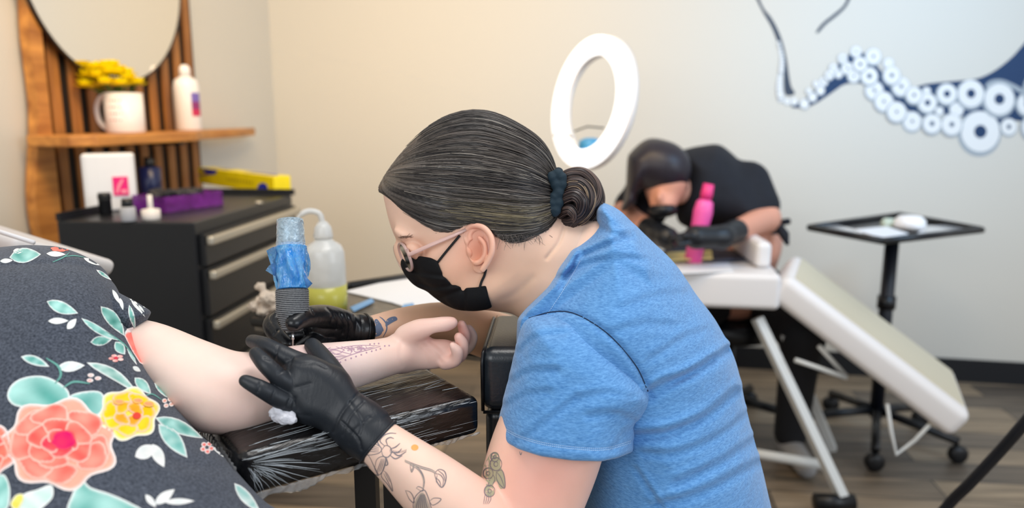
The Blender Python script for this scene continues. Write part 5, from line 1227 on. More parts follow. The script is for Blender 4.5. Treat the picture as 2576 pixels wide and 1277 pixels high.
# dress
f = Field(0.0032)
dress_poly = [(-500, 690), (-200, 640), (-60, 624), (0, 621), (60, 616), (110, 617), (150, 621), (190, 634), (225, 652), (255, 675), (282, 704), (302, 740), (320, 785), (336, 825), (352, 872), (372, 918), (398, 960), (430, 1000), (458, 1040), (484, 1072), (512, 1100), (548, 1130), (590, 1178), (628, 1222), (668, 1262), (715, 1300), (760, 1420), (760, 1560), (600, 1650), (0, 1700), (-500, 1650)]
f.poly(dress_poly, 0.80, 0.135, 230, k=0.02, gx=0.00002, gy=-0.00028)
f.groove([(0, 668), (60, 664), (130, 661), (190, 664), (240, 680), (284, 706)], 0.003, 4)
f.groove([(-20, 655), (60, 650), (130, 647), (190, 650), (240, 664), (284, 690)], -0.0022, 9)
for pts, a_, w_ in (([(300, 790), (280, 900), (330, 1010)], 0.003, 22), ([(420, 1030), (330, 1060), (250, 1050)], 0.002, 20), ([(560, 1180), (450, 1160), (380, 1120)], 0.002, 18)): f.groove(pts, a_, w_)
Vd, Fd = f.build(blur=1)
f = Field(0.002); 
f.poly([(240, 700), (300, 735), (338, 755), (360, 768), (382, 783), (374, 800), (360, 822), (345, 845), (330, 860), (240, 830)], 0.845, 0.052, 60, k=0.01)
f.poly([(150, 600), (300, 735), (340, 755), (383, 783), (372, 806), (344, 846), (320, 900), (100, 900)], 0, 0, 0, k=0.002, sm=False, inter=True)
Vv, Fv = f.build(blur=1)
DT = bvh(*(lambda q: (q[0], q[1]))(join((Vd, Fd), (Vv, Fv))))
W_ = np.array(lin((238, 238, 236)))
def vnoise(Q, s, seed):
    return 0.5+0.5*np.sin(Q[:, 0]/s+seed*1.7+1.3*np.sin(Q[:, 1]/s*0.8+seed))*np.cos(Q[:, 1]/s*1.1+seed*0.6+np.sin(Q[:, 0]/s*0.7))
def wash(c1, c2, rim=6.0, s=14.0, seed=0, rimc=None):
    c1 = np.array(lin(c1)); c2 = np.array(lin(c2)); rc = W_ if rimc is None else rimc
    def fn(Q, sd):
        n_ = vnoise(Q, s, seed)[:, None]; c = c1*(1-n_)+c2*n_; w = np.clip(1-sd/rim, 0, 1)[:, None] if rim > 0 else 0; return c*(1-w)+rc*w
    return fn
prints = []
def pr_(poly, fn, off=0.0004, step=5.0, smooth_=True):
    r = decal(DT, closed_spline(poly, 4) if smooth_ else poly, off, step, fn); prints.append(r)
def dz(x, y): return (x*0.5303, 600+y*0.5303)       # from the enlarged lower left crop
TEAL = ((92, 164, 154), (172, 220, 212)); TD = ((74, 146, 134), (150, 206, 196))
def leaf(a, b, w, cols=TEAL, rim=2.5, bend=0.0, off=0.0004, seed=0, step=4.5):
    a = np.array(dz(*a)); b = np.array(dz(*b)); d = b-a; n_ = np.array((-d[1], d[0]))/np.linalg.norm(d); w *= 0.5303; pts = []
    for s_, rng_ in ((1, np.linspace(0, 1, 8)), (-1, np.linspace(1, 0, 8)[1:-1])):
        for t in rng_: pts.append(tuple(a+d*t+n_*(s_*w*0.5*math.sin(math.pi*t**0.85)**0.9+bend*math.sin(math.pi*t)*np.linalg.norm(d))))
    r = decal(DT, pts, off, step, wash(cols[0], cols[1], rim, 9, seed)); prints.append(r)
def stem(pts, w=7, c=(104, 160, 150)):
    q = [dz(*p) for p in pts]; v, fc = ribbon(DT, q, w*0.53, 0.0005)
    if len(v) and len(fc): prints.append((v, fc, np.tile(np.array(lin(c)), (len(v), 1))))
WH = ((236, 236, 232), (222, 228, 226))
# upper yoke
leaf((45, 90), (195, 75), 72, TEAL, 3, -0.02, seed=1); leaf((62, 60), (110, 60), 26, WH, 0)
leaf((0, 108), (62, 104), 22, WH, 0); leaf((220, 72), (312, 76), 26, WH, 3); leaf((395, 92), (472, 128), 20, WH, 3); leaf((395, 72), (478, 108), 20, TEAL, 2)
leaf((455, 148), (528, 198), 18, TEAL, 1.5); leaf((525, 165), (563, 210), 18, WH, 1); stem([(250, 113), (300, 90), (330, 66)], 6); stem([(300, 88), (350, 82), (400, 90)], 5)
def flower(cx, cy, r, n, c1, c2, rim=3, rot=0.0, off=0.0005, sq=0.75, petal=0.5, step=4.5):
    for k in range(n):
        a = rot+2*math.pi*k/n; x = cx+r*0.52*math.cos(a); y = cy+r*0.52*math.sin(a)*sq; pts = []
        for t in np.linspace(0, 2*math.pi, 12)[:-1]: pts.append(dz(x+r*petal*math.cos(t), y+r*petal*math.sin(t)*sq))
        prints.append(decal(DT, pts, off+0.00003*k, step, wash(c1, c2, rim, 8, k+cx)))
flower(285, 50, 52, 6, (236, 110, 96), (246, 150, 132), 0, 0.3, sq=0.3, petal=0.38)
# middle cluster
leaf((222, 298), (370, 355), 58, TEAL, 3, 0.02, seed=2); leaf((228, 392), (325, 390), 30, WH, 0); leaf((318, 430), (362, 380), 34, WH, 0)
leaf((532, 242), (570, 312), 20, WH, 0); leaf((568, 282), (584, 340), 18, WH, 0); leaf((612, 315), (640, 430), 26, TD, 2)
leaf((476, 322), (590, 462), 62, TD, 2.5, -0.04, seed=3); leaf((385, 378), (565, 485), 34, TEAL, 1.5, 0.03); leaf((428, 492), (530, 478), 46, TD, 2.5); leaf((545, 490), (592, 550), 48, TD, 2.5)
stem([(500, 440), (560, 480), (600, 515), (640, 570)], 6)
leaf((600, 515), (648, 600), 16, TEAL, 1)
flower(550, 568, 46, 5, (232, 130, 124), (250, 214, 206), 0, 0.5, sq=0.5, petal=0.3); prints.append(decal(DT, [dz(548+10*math.cos(t), 568+7*math.sin(t)) for t in np.linspace(0, 6.28, 9)[:-1]], 0.0008, 4, wash((220, 60, 80), (220, 60, 80), 0)))
leaf((628, 608), (666, 630), 22, WH, 0); leaf((612, 430), (598, 470), 30, WH, 0)
prints.append(decal(DT, [dz(*p) for p in [(588, 462), (600, 440), (640, 432), (662, 500), (688, 605), (660, 590), (625, 535)]], 0.0006, 5, wash((240, 108, 100), (248, 140, 126), 2, 10)))
prints.append(decal(DT, [dz(*p) for p in [(592, 455), (600, 428), (630, 418), (640, 440), (600, 455)]], 0.0005, 5, wash((240, 232, 230), (240, 220, 216), 0)))
for a_, b_3, w_ in (((612, 285), (690, 330), 12), ((630, 300), (688, 372), 10), ((620, 290), (660, 345), 12), ((655, 315), (684, 350), 10)): leaf(a_, b_3, w_, WH, 0)
# lower left
leaf((100, 560), (235, 608), 44, TEAL, 5, -0.03); leaf((272, 612), (402, 602), 50, ((190, 214, 208), (236, 238, 234)), 3); stem([(220, 568), (275, 605), (288, 650), (262, 688)], 12); stem([(300, 708), (350, 680), (425, 688)], 10)
leaf((410, 588), (655, 740), 50, ((120, 176, 166), (186, 216, 208)), 5, -0.07, seed=5); flower(440, 662, 46, 3, (240, 110, 96), (250, 190, 178), 2, 0.1, sq=0.6, petal=0.34)
pr_([dz(*p) for p in [(38, 760), (50, 700), (110, 660), (205, 652), (290, 690), (330, 740), (300, 800), (100, 800)]], wash(TEAL[0], TEAL[1], 6, 26, 3), 0.0003, 6)
pr_([dz(*p) for p in [(330, 750), (400, 725), (480, 730), (500, 800), (440, 850), (380, 800)]], wash((100, 166, 158), TEAL[1], 5, 20, 5), 0.0003, 6)
leaf((637, 660), (715, 738), 50, TEAL, 3, -0.02); leaf((730, 685), (834, 770), 38, TEAL, 3, 0.0); stem([(680, 750), (720, 738), (765, 765)], 6)
flower(795, 778, 36, 4, (240, 150, 120), (250, 210, 190), 2, 0.5, sq=0.9, petal=0.34); leaf((835, 785), (910, 852), 16, WH, 0)
leaf((735, 850), (962, 948), 66, TEAL, 5, -0.02, seed=7); leaf((750, 880), (888, 1040), 78, ((120, 186, 178), (170, 214, 206)), 5, -0.02, seed=8)
leaf((640, 1035), (745, 985), 66, WH, 4); leaf((722, 975), (778, 1085), 56, WH, 4); leaf((1000, 985), (1110, 1062), 20, WH, 3); flower(980, 992, 40, 5, (238, 110, 100), (244, 130, 120), 2, 0.2, sq=0.9, petal=0.33)
# big coral peony
def bigflower(cx, cy, R_, sy, lobes, base, layers, seed):
    r_ = np.random.default_rng(seed)
    pts = [dz(cx+R_*(1+0.09*math.cos(lobes*t+seed))*math.cos(t), cy+R_*sy*(1+0.09*math.cos(lobes*t+seed))*math.sin(t)) for t in np.linspace(0, 2*math.pi, 64)[:-1]]
    prints.append(decal(DT, pts, 0.0006, 6, wash(base[1], base[1], 9, 30, seed)))
    for li, (rr, n, pr2, c1, c2) in enumerate(layers):
        for k in range(n):
            a = 2*math.pi*(k+0.5*(li % 2))/n+r_.normal()*0.12; x = cx+R_*rr*math.cos(a); y = cy+R_*sy*rr*math.sin(a); q = []
            for t in np.linspace(0, 2*math.pi, 18)[:-1]:
                er = pr2*R_*(1+0.12*math.sin(3*t+k)); ex = er*math.cos(t)*0.8; ey = er*math.sin(t)*1.15; q.append(dz(x+(ex*math.cos(a)-ey*math.sin(a)), y+(ex*math.sin(a)+ey*math.cos(a))*sy))
            prints.append(decal(DT, q, 0.0008+0.00028*li+0.00003*k, 6, wash(c1, c2, 5, 16, seed+k, rimc=np.array(lin((252, 206, 190))))))
bigflower(285, 975, 268, 0.78, 7, ((244, 112, 96), (250, 168, 146)), [(0.66, 8, 0.30, (244, 104, 92), (250, 152, 134)), (0.38, 6, 0.26, (240, 88, 82), (248, 138, 120)), (0.16, 4, 0.2, (232, 60, 84), (242, 100, 96))], 3)
pr_([dz(305+58*math.cos(t)*(1+0.1*math.sin(5*t)), 962+48*math.sin(t)) for t in np.linspace(0, 6.28, 16)[:-1]], wash((216, 20, 100), (232, 50, 96), 4, 12, 2, rimc=np.array(lin((240, 90, 92)))), 0.0019, 5)
bigflower(-60, 1010, 130, 1.0, 5, ((244, 96, 84), (248, 130, 110)), [(0.5, 5, 0.35, (240, 84, 78), (246, 120, 100))], 5)
bigflower(608, 832, 142, 0.86, 6, ((250, 208, 20), (252, 222, 80)), [(0.62, 7, 0.32, (250, 196, 8), (252, 216, 50)), (0.3, 4, 0.28, (244, 160, 40), (250, 200, 20))], 8)
prints.append(decal(DT, [dz(645+20*math.cos(t), 846+17*math.sin(t)) for t in np.linspace(0, 6.28, 10)[:-1]], 0.0018, 4, wash((226, 70, 60), (232, 90, 50), 0)))
for c_ in ((560, 780), (650, 775), (700, 790)): prints.append(decal(DT, [dz(c_[0]+26*math.cos(t), c_[1]+14*math.sin(t)) for t in np.linspace(0, 6.28, 10)[:-1]], 0.0018, 4, wash((246, 150, 110), (248, 180, 120), 3, rimc=np.array(lin((250, 205, 90))))))
# bottom leaves
pr_([dz(*p) for p in [(0, 1120), (30, 1130), (50, 1200), (30, 1290), (-60, 1290), (-60, 1150)]], wash(TEAL[0], TEAL[1], 5, 18, 2), 0.0005, 6)
pr_([dz(*p) for p in [(60, 1290), (100, 1220), (180, 1190), (245, 1170), (250, 1230), (190, 1290), (160, 1340)]], wash((180, 214, 206), (226, 236, 230), 6, 18, 4), 0.0005, 6); pr_([dz(*p) for p in [(50, 1265), (75, 1220), (112, 1215), (110, 1255), (80, 1290)]], wash((226, 216, 90), (236, 226, 120), 3, 10, 2), 0.0009, 5)
pr_([dz(*p) for p in [(320, 1300), (340, 1220), (375, 1150), (395, 1140), (430, 1180), (520, 1210), (610, 1250), (680, 1300), (600, 1380), (400, 1380)]], wash(TEAL[0], (166, 214, 206), 8, 24, 6), 0.0005, 6)
leaf((735, 1260), (828, 1190), 46, WH, 3); leaf((690, 1215), (740, 1275), 30, WH, 3); leaf((780, 1250), (922, 1245), 30, WH, 3); leaf((1110, 1160), (1235, 1300), 52, ((150, 200, 194), (214, 230, 226)), 5, 0.02); leaf((1215, 1170), (1290, 1260), 34, WH, 4)
parts_ = [(Vd, Fd)]; cols_ = [np.ones((len(Vd), 3))]
for p in prints:
    if len(p[0]) and len(p[1]): parts_.append((p[0], p[1], 1)); cols_.append(p[2])
V, F, MI = join(*parts_)
M_dress = mat('charcoal_jersey', (34, 40, 51), 0.9, color2=(84, 90, 102), nscale=520, sheen=0.15, bump=0.25, bscale=500, bdist=0.0008, spec=0.2, detail=2)
M_print = mat('watercolour_print', (255, 255, 255), 0.9, attr='Col', noise=0.10, nscale=90, bump=0.2, bscale=500, bdist=0.0008, spec=0.15)
obj('sleeve', (Vv, Fv), M_dress, cl, world=True)
obj('dress', (V, F), [M_dress, M_print], cl, world=True, midx=MI, colattr=np.vstack(cols_))
# ---- bed / headrest under the client
hz = thing('reclined_chair', 'white reclined chair whose sheet-covered back shows at the left edge', 'chair', (-0.75, 0.9, 0))
MB().box(-0.35, 0.12, -0.02, 0.40, 0.60, 0.72).build('seat', M_vinyl, hz, bevel=0.02)
slab('backrest', P(-520, 422, 1.16), P(46, 598, 1.13), P(-520, 405, 1.45), 0.03, M_vinyl, hz, 0.012)
MB().tube([P(-300, 492, 1.10), P(0, 583, 1.10), P(86, 610, 1.10)], 0.0035, 8).build('sheet_edge', M_carton, hz, world=True)
MB().tube([(-0.1, 0.15, 0.0), (-0.1, 0.15, 0.60)], 0.06, 20).build('pedestal', M_steel, hz)

# ================================================================ WRAPPED ARMREST
AZ = 0.975
L1 = onz(602, 1146, AZ); R1 = onz(1208, 998, AZ); X = (R1-L1); AL = X.length; X.normalize(); Y = Vector((-X.y, X.x, 0))
ar = thing('armrest', 'black padded armrest wrapped in crinkled clear film under the bare forearm', 'armrest', (L1+X*AL*0.5+Y*0.09)*1.0-Vector((0, 0, AZ)))
def crumple(x, y, z, seed=0):
    from mathutils import noise as mn
    p = Vector((x*9+seed, y*22, z*22)); r = 1-abs(mn.noise(p))*2; q = Vector((x*40+y*20+seed, y*90-x*20, z*80)); return 0.6*r+0.4*(1-abs(mn.noise(q))*2)
def padded(Lx, Ly, Lz, rad, n, amp, seed=0):
    """rounded box 0..L with crumpled film relief"""
    V = []; F = []; nx, ny, nz = int(Lx/n), int(Ly/n), int(Lz/n); idx = {}
    def vid(i, j, k):
        if (i, j, k) not in idx:
            p = np.array((i*Lx/nx, j*Ly/ny, k*Lz/nz)); c = np.clip(p, rad, np.array((Lx, Ly, Lz))-rad); d = p-c; l = np.linalg.norm(d)
            nn = d/l if l > 1e-9 else d; q = c+nn*rad if l > 1e-9 else p
            puff = 0.005*math.sin(math.pi*p[0]/Lx)*math.sin(math.pi*p[1]/Ly) if k == nz else 0
            a = amp*crumple(*q, seed)
            edge = math.exp(-((p[0])/0.05)**2)*0.7*amp*math.sin(math.atan2(p[2]-Lz, p[1]+0.001)*26)
            idx[(i, j, k)] = len(V); V.append(q+nn*(a+edge)+np.array((0, 0, puff)))
        return idx[(i, j, k)]
    for a in range(3):
        N_ = (nx, ny, nz); u, v = [(1, 2), (2, 0), (0, 1)][a]
        for s in (0, N_[a]):
            for i in range(N_[u]):
                for j in range(N_[v]):
                    q = []
                    for (di, dj) in ((0, 0), (1, 0), (1, 1), (0, 1)):
                        t = [0, 0, 0]; t[a] = s; t[u] = i+di; t[v] = j+dj; q.append(vid(*t))
                    F.append(tuple(q if s else q[::-1]))
    return np.array(V), F
Mx = Matrix(((X.x, Y.x, 0, L1.x), (X.y, Y.y, 0, L1.y), (0, 0, 1, AZ-0.046), (0, 0, 0, 1)))
def film_mat():
    m = mat('film_over_black_vinyl', (12, 12, 13), 0.22, coat=0.45, coat_rough=0.06, spec=0.35); nt = m.node_tree; L = nt.links; b = nt.nodes['Principled BSDF']; tc = nt.nodes.new('ShaderNodeTexCoord')
    mp = nt.nodes.new('ShaderNodeMapping'); mp.inputs['Rotation'].default_value = (0, 0, -math.atan2(X.y, X.x)-0.25); L.new(tc.outputs['Object'], mp.inputs['Vector'])
    mp2 = nt.nodes.new('ShaderNodeMapping'); mp2.inputs['Scale'].default_value = (1.2, 26, 20); L.new(mp.outputs['Vector'], mp2.inputs['Vector'])
    n = nt.nodes.new('ShaderNodeTexNoise'); n.inputs['Scale'].default_value = 14; n.inputs['Detail'].default_value = 6; n.inputs['Distortion'].default_value = 0.4; L.new(mp2.outputs['Vector'], n.inputs['Vector'])
    b1 = nt.nodes.new('ShaderNodeBump'); b1.inputs['Strength'].default_value = 0.5; b1.inputs['Distance'].default_value = 0.0014; L.new(n.outputs['Fac'], b1.inputs['Height'])
    L.new(b1.outputs['Normal'], b.inputs['Normal']); L.new(b1.outputs['Normal'], b.inputs['Coat Normal'])
    cr = nt.nodes.new('ShaderNodeValToRGB'); cr.color_ramp.elements[0].position = 0.45; cr.color_ramp.elements[0].color = lin((10, 9, 10))+(1,); cr.color_ramp.elements[1].position = 0.75; cr.color_ramp.elements[1].color = lin((26, 24, 25))+(1,)
    L.new(n.outputs['Fac'], cr.inputs[0]); L.new(cr.outputs[0], b.inputs['Base Color']); return m
M_filmpad = film_mat()
V, F = padded(AL, 0.175, 0.046, 0.010, 0.0022, 0.0006); V = np.array([tuple(Mx @ Vector(v)) for v in V])
obj('wrapped_pad', (V, F), M_filmpad, ar, world=True)
# drawn-tight creases of the film, whitened to stand in for its highlights: a fan from the near corner, long streaks over the top and the front
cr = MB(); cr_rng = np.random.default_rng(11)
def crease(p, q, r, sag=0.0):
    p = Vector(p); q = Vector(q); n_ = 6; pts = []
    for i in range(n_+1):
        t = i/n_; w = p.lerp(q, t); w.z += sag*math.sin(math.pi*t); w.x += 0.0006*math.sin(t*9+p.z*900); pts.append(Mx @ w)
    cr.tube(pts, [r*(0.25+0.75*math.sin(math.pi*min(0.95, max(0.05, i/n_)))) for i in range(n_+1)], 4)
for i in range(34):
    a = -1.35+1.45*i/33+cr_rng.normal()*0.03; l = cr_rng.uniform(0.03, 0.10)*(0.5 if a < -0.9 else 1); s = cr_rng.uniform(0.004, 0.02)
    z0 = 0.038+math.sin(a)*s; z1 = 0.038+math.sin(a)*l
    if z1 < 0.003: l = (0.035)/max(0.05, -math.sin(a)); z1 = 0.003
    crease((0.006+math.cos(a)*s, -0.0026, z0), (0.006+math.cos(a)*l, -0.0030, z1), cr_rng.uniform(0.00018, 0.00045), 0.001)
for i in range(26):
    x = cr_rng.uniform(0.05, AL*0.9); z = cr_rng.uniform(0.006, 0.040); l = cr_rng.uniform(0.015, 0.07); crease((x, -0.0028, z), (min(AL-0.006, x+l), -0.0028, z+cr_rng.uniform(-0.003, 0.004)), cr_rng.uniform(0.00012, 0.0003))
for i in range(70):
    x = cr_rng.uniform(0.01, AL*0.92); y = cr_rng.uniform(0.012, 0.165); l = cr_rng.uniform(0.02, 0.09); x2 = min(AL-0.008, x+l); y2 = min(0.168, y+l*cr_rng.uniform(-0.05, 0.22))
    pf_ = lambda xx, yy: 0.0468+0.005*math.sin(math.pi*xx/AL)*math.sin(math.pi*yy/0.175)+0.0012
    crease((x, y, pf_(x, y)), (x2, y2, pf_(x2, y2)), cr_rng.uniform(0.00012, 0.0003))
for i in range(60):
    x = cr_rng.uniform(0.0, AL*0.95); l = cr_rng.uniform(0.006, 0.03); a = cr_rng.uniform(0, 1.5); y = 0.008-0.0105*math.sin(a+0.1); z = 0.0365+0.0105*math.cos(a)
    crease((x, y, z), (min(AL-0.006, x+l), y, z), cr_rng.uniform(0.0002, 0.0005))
cr.build('film_crease_glints', mat('film_glint', (206, 214, 220), 0.08, trans=0.25, ior=1.3, coat=1.0), ar, world=True, label='thin creases of the clear film, whitened as painted highlights')
# loose film hanging below the pad edge and at its near corner
M_clearfilm = mat('clear_cling_film', (236, 238, 240), 0.08, trans=0.85, ior=1.2, bump=0.8, bscale=70, bdist=0.004)
V = []; F = []; n = 150
for i in range(n+1):
    t = i/n; x = -0.012+t*(AL+0.01)
    for j in range(7):
        u = j/6; dd_ = 0.014*(0.3+0.7*max(0, 1-abs(t-0.14)*3))*(0.7+0.3*math.sin(t*31))
        V.append(tuple(Mx @ Vector((x, -0.0015+0.0010*math.sin(t*170+u*4+3*math.sin(t*23))+0.0010*math.sin(t*57)-0.001*u, 0.004-u*dd_))))
for i in range(n):
    for j in range(6): a = i*7+j; F.append((a, a+7, a+8, a+1))
n0 = len(V); m_ = 60
for i in range(m_+1):
    t = i/m_; y = -0.004+t*0.15
    for j in range(9):
        u = j/8; V.append(tuple(Mx @ Vector((-0.0045-0.003*math.sin(u*3.1)+0.0022*math.sin(t*90+u*6)*(0.3+u), y, 0.036-u*(0.048-0.02*t)))))
for i in range(m_):
    for j in range(8): a = n0+i*9+j; F.append((a, a+1, a+10, a+9))
o = obj('loose_film', (V, F), M_clearfilm, ar, world=True, label='clear crinkled film edge hanging loose'); sd_ = o.modifiers.new('s', 'SOLIDIFY'); sd_.thickness = 0.0002
for px, py in ((912, 1172), (986, 1185)):
    p = onz(px, py, AZ-0.05); MB().box(-0.0115, 0.0115, -0.0115, 0.0115, 0.0, AZ-0.047, M=Matrix.Translation((p.x-ar.location.x, p.y+0.02-ar.location.y, 0))).build('leg', M_blk, ar, smooth=False)
MB().box(-0.14, 0.14, -0.09, 0.09, 0.0, 0.02).build('base_plate', M_blk, ar, smooth=False, bevel=0.004)
# ---- tissue under the glove
f = Field(0.0011); tc_ = P(712, 1040, 0.775)
for i, (px, py, r) in enumerate(((700, 1030, .006), (690, 1038, .006), (704, 1044, .007), (716, 1050, .007), (728, 1048, .006), (722, 1040, .006), (735, 1054, .005), (698, 1050, .004))): f.ball(P(px, py, 0.772+0.002*(i % 3)), r, 0.003)
V, F = f.build()
from mathutils import noise as mnoise
V = np.array([v+np.array(mnoise.noise_vector(Vector(v)*260))*0.0018 for v in V])
t = thing('crumpled_tissue', 'small crumpled white tissue tucked under the spread black glove', 'tissue', tc_); obj('tissue', (V, F), mat('white_tissue', (206, 206, 214), 0.85, bump=1.0, bscale=400, bdist=0.001), t, world=True)

# ================================================================ PADDED CHAIR IN FRONT OF THE ARTIST
M_leather = mat('black_leather', (26, 32, 38), 0.3, bump=0.25, bscale=320, bdist=0.0008, spec=0.6)
pc = thing('padded_support_chair', 'black leather chair with stitched chest pad that the person in blue leans on', 'chair', (0.06, 0.98, 0))
k1 = P(1206, 880, 0.905); k2 = P(1236, 790, 1.06); zt_ = 1.022
cx_ = k1.x; c2x = k2.x
def rounded(name, x0, x1, y0, y1, z0, z1, r, m, skew=0.0, par=pc):
    f = Field(0.003); 
    import itertools
    V, F = [], []
    b = MB(); b.box(x0, x1, y0, y1, z0, z1); v = [Vector(q) for q in b.v]; v = [Vector((q.x+skew*(q.y-y0), q.y, q.z)) for q in v]
    return obj(name, (v, b.f), m, par, world=True, bevel=r, bseg=6)
rounded('chest_pad', cx_, cx_+0.15, k1.y, k1.y+0.17, zt_-0.080, zt_, 0.016, M_leather, skew=0.06)
for dz_ in (0.0, ):
    sp_ = []
    for (x, y, z) in ((cx_-0.0006, k1.y+0.005, zt_-0.012), (cx_-0.0006, k1.y+0.005, zt_-0.07)): sp_.append((x, y, z))
e_ = [Vector((cx_+0.004+0.06*(s*0.17), k1.y+s*0.17, zt_-0.0045)) for s in np.linspace(0.08, 0.95, 12)]
MB().tube([Vector((cx_+0.0035, k1.y+0.0035, zt_-0.078)), Vector((cx_+0.003, k1.y+0.003, zt_-0.02)), Vector((cx_+0.004, k1.y+0.006, zt_-0.006))]+e_, 0.0022, 8).build('piping', M_blk, pc, world=True)
for i in range(22):
    s = 0.06+i*0.04; p = Vector((cx_+0.009+0.06*s*0.17, k1.y+s*0.17, zt_+0.0004)); MB().tube([p, p+Vector((0.0002, 0.003, 0))], 0.0005, 5).build('stitch', mat('tan_thread', (120, 108, 84), 0.8) if i == 0 else bpy.data.materials['tan_thread'], pc, world=True)
MB().tube([Vector((cx_+0.004, k1.y+0.001, zt_-0.079)), Vector((cx_+0.13, k1.y+0.001, zt_-0.079))], 0.0022, 8).build('piping', M_blk, pc, world=True)
rounded('pad_skirt', cx_+0.006, cx_+0.145, k1.y+0.008, k1.y+0.16, zt_-0.20, zt_-0.0805, 0.012, M_leather, skew=0.06)
MB().box(-0.02, 0.02, -0.02, 0.02, 0.3, 0.83).build('post', M_blk, pc, smooth=False)
MB().lathe([(0.17, 0.50), (0.18, 0.51), (0.18, 0.55), (0.15, 0.565)], 36, c=(0.2, 0.03, 0)).build('seat', M_leather, pc)
MB().tube([(0.0, 0.0, 0.32), (0.2, 0.03, 0.32), (0.2, 0.03, 0.50)], 0.025, 12).build('frame', M_blk, pc)
for i in range(5):
    a = i*2*math.pi/5+0.3; e = Vector((0.1+math.cos(a)*0.28, math.sin(a)*0.28, 0.085)); g = MB().tube([(0.1, 0, 0.3), e], 0.02, 6).build('leg', M_blk, pc)
    MB().lathe([(0.022, -0.02), (0.035, -0.012), (0.035, 0.012), (0.022, 0.02)], 20, M=Matrix.Translation((e.x, e.y, 0.0355)) @ RX).build('caster', M_blk, g)

# ================================================================ TATTOO MACHINE
MD = 0.862; tip = P(737, 881, 0.853); topc = P(730, 556, MD+0.012); g0 = P(737, 830, 0.856); g1 = P(735, 728, 0.861)
mc = thing('tattoo_machine', 'tattoo machine with black ribbed grip, blue film sleeve and needle held in the gloved hand', 'tattoo machine', tip)
def along(a, b, prof, n, mi=0, mb=None):
    ax = (b-a).normalized(); q = ax.to_track_quat('Z', 'Y').to_matrix().to_4x4(); M = Matrix.Translation(a-tip) @ q; mb = mb or MB(); mb.lathe(prof, n, mi=mi, M=M); return mb
GL = (g1-g0).length; s_ = 1/FPX*MD; prof = []
for i in range(69):
    t = i/68; r = (24+15*min(1, t*2.2))*s_; prof.append((r+(0.0006 if (i % 3) == 1 else 0), t*GL))
along(g0, g1, [(0.002, -0.002)]+prof+[(0.012, GL+0.0005)], 48).build('grip', mat('ribbed_grip_wrap', (44, 46, 50), 0.8, color2=(92, 94, 98), nscale=500, bump=0.5, bscale=500, bdist=0.0006), mc)
gg = MB()
for i in range(1, 22):
    t = i/22; r = (24+15*min(1, t*2.2))*s_+0.0009; c_ = g0.lerp(g1, t)-tip; ov = oval(c_, g1-g0, Vector((0, -1, 0)), r, r, 36); gg.tube(ov+[ov[0]], 0.00035, 5, cap=False)
obj('grip_ribs', (gg.v, gg.f), mat('grey_ribs', (150, 152, 154), 0.7), mc)
BLn = (topc-g1).length
along(g1, topc, [(0.012, 0.001), (0.0145, 0.004), (0.0150, BLn*0.35), (0.0140, BLn*0.6), (0.0135, BLn*0.66)], 40).build('machine_body', mat('bright_blue_shell', (20, 140, 222), 0.3), mc)
along(g1, topc, [(0.0125, BLn*0.661), (0.0130, BLn*0.7), (0.0130, BLn*0.96), (0.0118, BLn)], 40).build('motor_cap', mat('silver_cap', (150, 160, 168), 0.25, 0.8), mc)
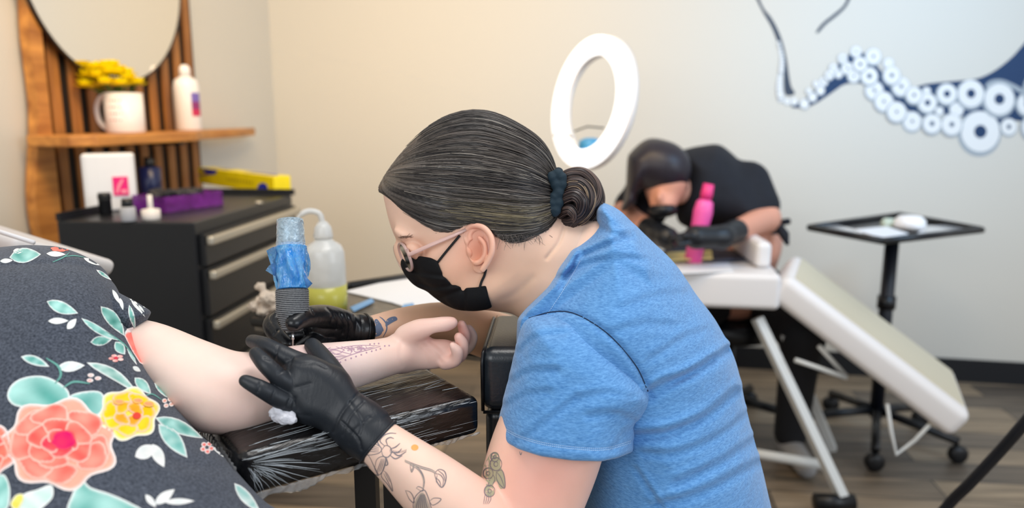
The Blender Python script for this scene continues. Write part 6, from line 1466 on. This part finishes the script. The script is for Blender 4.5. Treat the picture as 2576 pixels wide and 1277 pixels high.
def film(name, r0, r1, z0, z1, amp, seed, flare=0.0, m=None, n=110, kz=60):
    ax = (topc-g1).normalized(); q = ax.to_track_quat('Z', 'Y').to_matrix().to_4x4(); M = Matrix.Translation(g1-tip) @ q; V = []; F = []
    for i in range(kz+1):
        t = i/kz
        for j in range(n):
            a = 2*math.pi*j/n; r = r0+(r1-r0)*t+0.001
            w = 1-abs(mnoise.noise(Vector((math.cos(a)*2.2, math.sin(a)*2.2, t*3.2+seed))))*2.2; w2 = 1-abs(mnoise.noise(Vector((math.cos(a)*7+3, math.sin(a)*7, t*9+seed))))*2
            fl_ = flare*max(0, math.sin(a*3+seed+t*2))**3*math.sin(math.pi*min(1, max(0, (t-0.02)*1.1)))
            rr = r+amp*(0.7*w+0.3*w2)+fl_; V.append(tuple(M @ Vector((math.cos(a)*rr, math.sin(a)*rr, z0+(z1-z0)*t))))
    for i in range(kz):
        for j in range(n): a = i*n+j; b2 = i*n+(j+1) % n; F.append((a, b2, b2+n, a+n))
    F.append(tuple(range(n))[::-1]); F.append(tuple(kz*n+j for j in range(n)))
    return obj(name, (V, F), m, mc)
M_bfilm = mat('blue_film', (24, 150, 238), 0.12, color2=(120, 200, 246), nscale=55, stretch=(2.5, 2.5, 0.6), trans=0.45, ior=1.25, coat=1.0, bump=0.6, bscale=120, bdist=0.003, coat_rough=0.03)  # paler streaks in the base colour stand in for highlights on the film
M_cfilm = mat('silvery_clear_film', (206, 230, 244), 0.06, trans=0.6, ior=1.3, coat=1.0, bump=1.0, bscale=170, bdist=0.003, coat_rough=0.03)
film('blue_film_sleeve', 0.0150, 0.0158, 0.0005, BLn*0.62, 0.0016, 2.0, 0.006, M_bfilm)
film('clear_film_wrap', 0.0150, 0.0130, BLn*0.56, BLn*1.02, 0.0012, 7.0, 0.0, M_cfilm)
# loose flaps of the sleeve
M_flap = mat('pale_blue_flap', (120, 178, 232), 0.12, trans=0.7, ior=1.15)
for poly in ([(700, 618), (684, 622), (670, 630), (676, 648), (688, 690), (700, 715), (708, 690), (704, 650)], [(764, 690), (786, 712), (776, 722), (762, 728), (758, 715)], [(702, 652), (676, 668), (668, 680), (684, 690), (704, 700)]):
    c_ = P(735, 670, MD); V = []; n = len(poly)
    for i, (x, y) in enumerate(poly): V.append(P(x, y, MD-0.006+0.012*((i*7) % 5)/5)-tip)
    ctr = sum(V, Vector())/n+Vector((0, -0.004, 0)); o = obj('film_flap', (V+[ctr], [(i, (i+1) % n, n) for i in range(n)]), M_flap, mc); sd_ = o.modifiers.new('s', 'SOLIDIFY'); sd_.thickness = 0.0004
M_chrome = mat('chrome_needle', (220, 222, 226), 0.15, 1.0)
along(tip, g0, [(0.0003, 0), (0.0008, 0.004), (0.0011, 0.012), (0.0017, 0.0125), (0.0013, 0.016), (0.0013, (g0-tip).length)], 16).build('needle', M_chrome, mc)
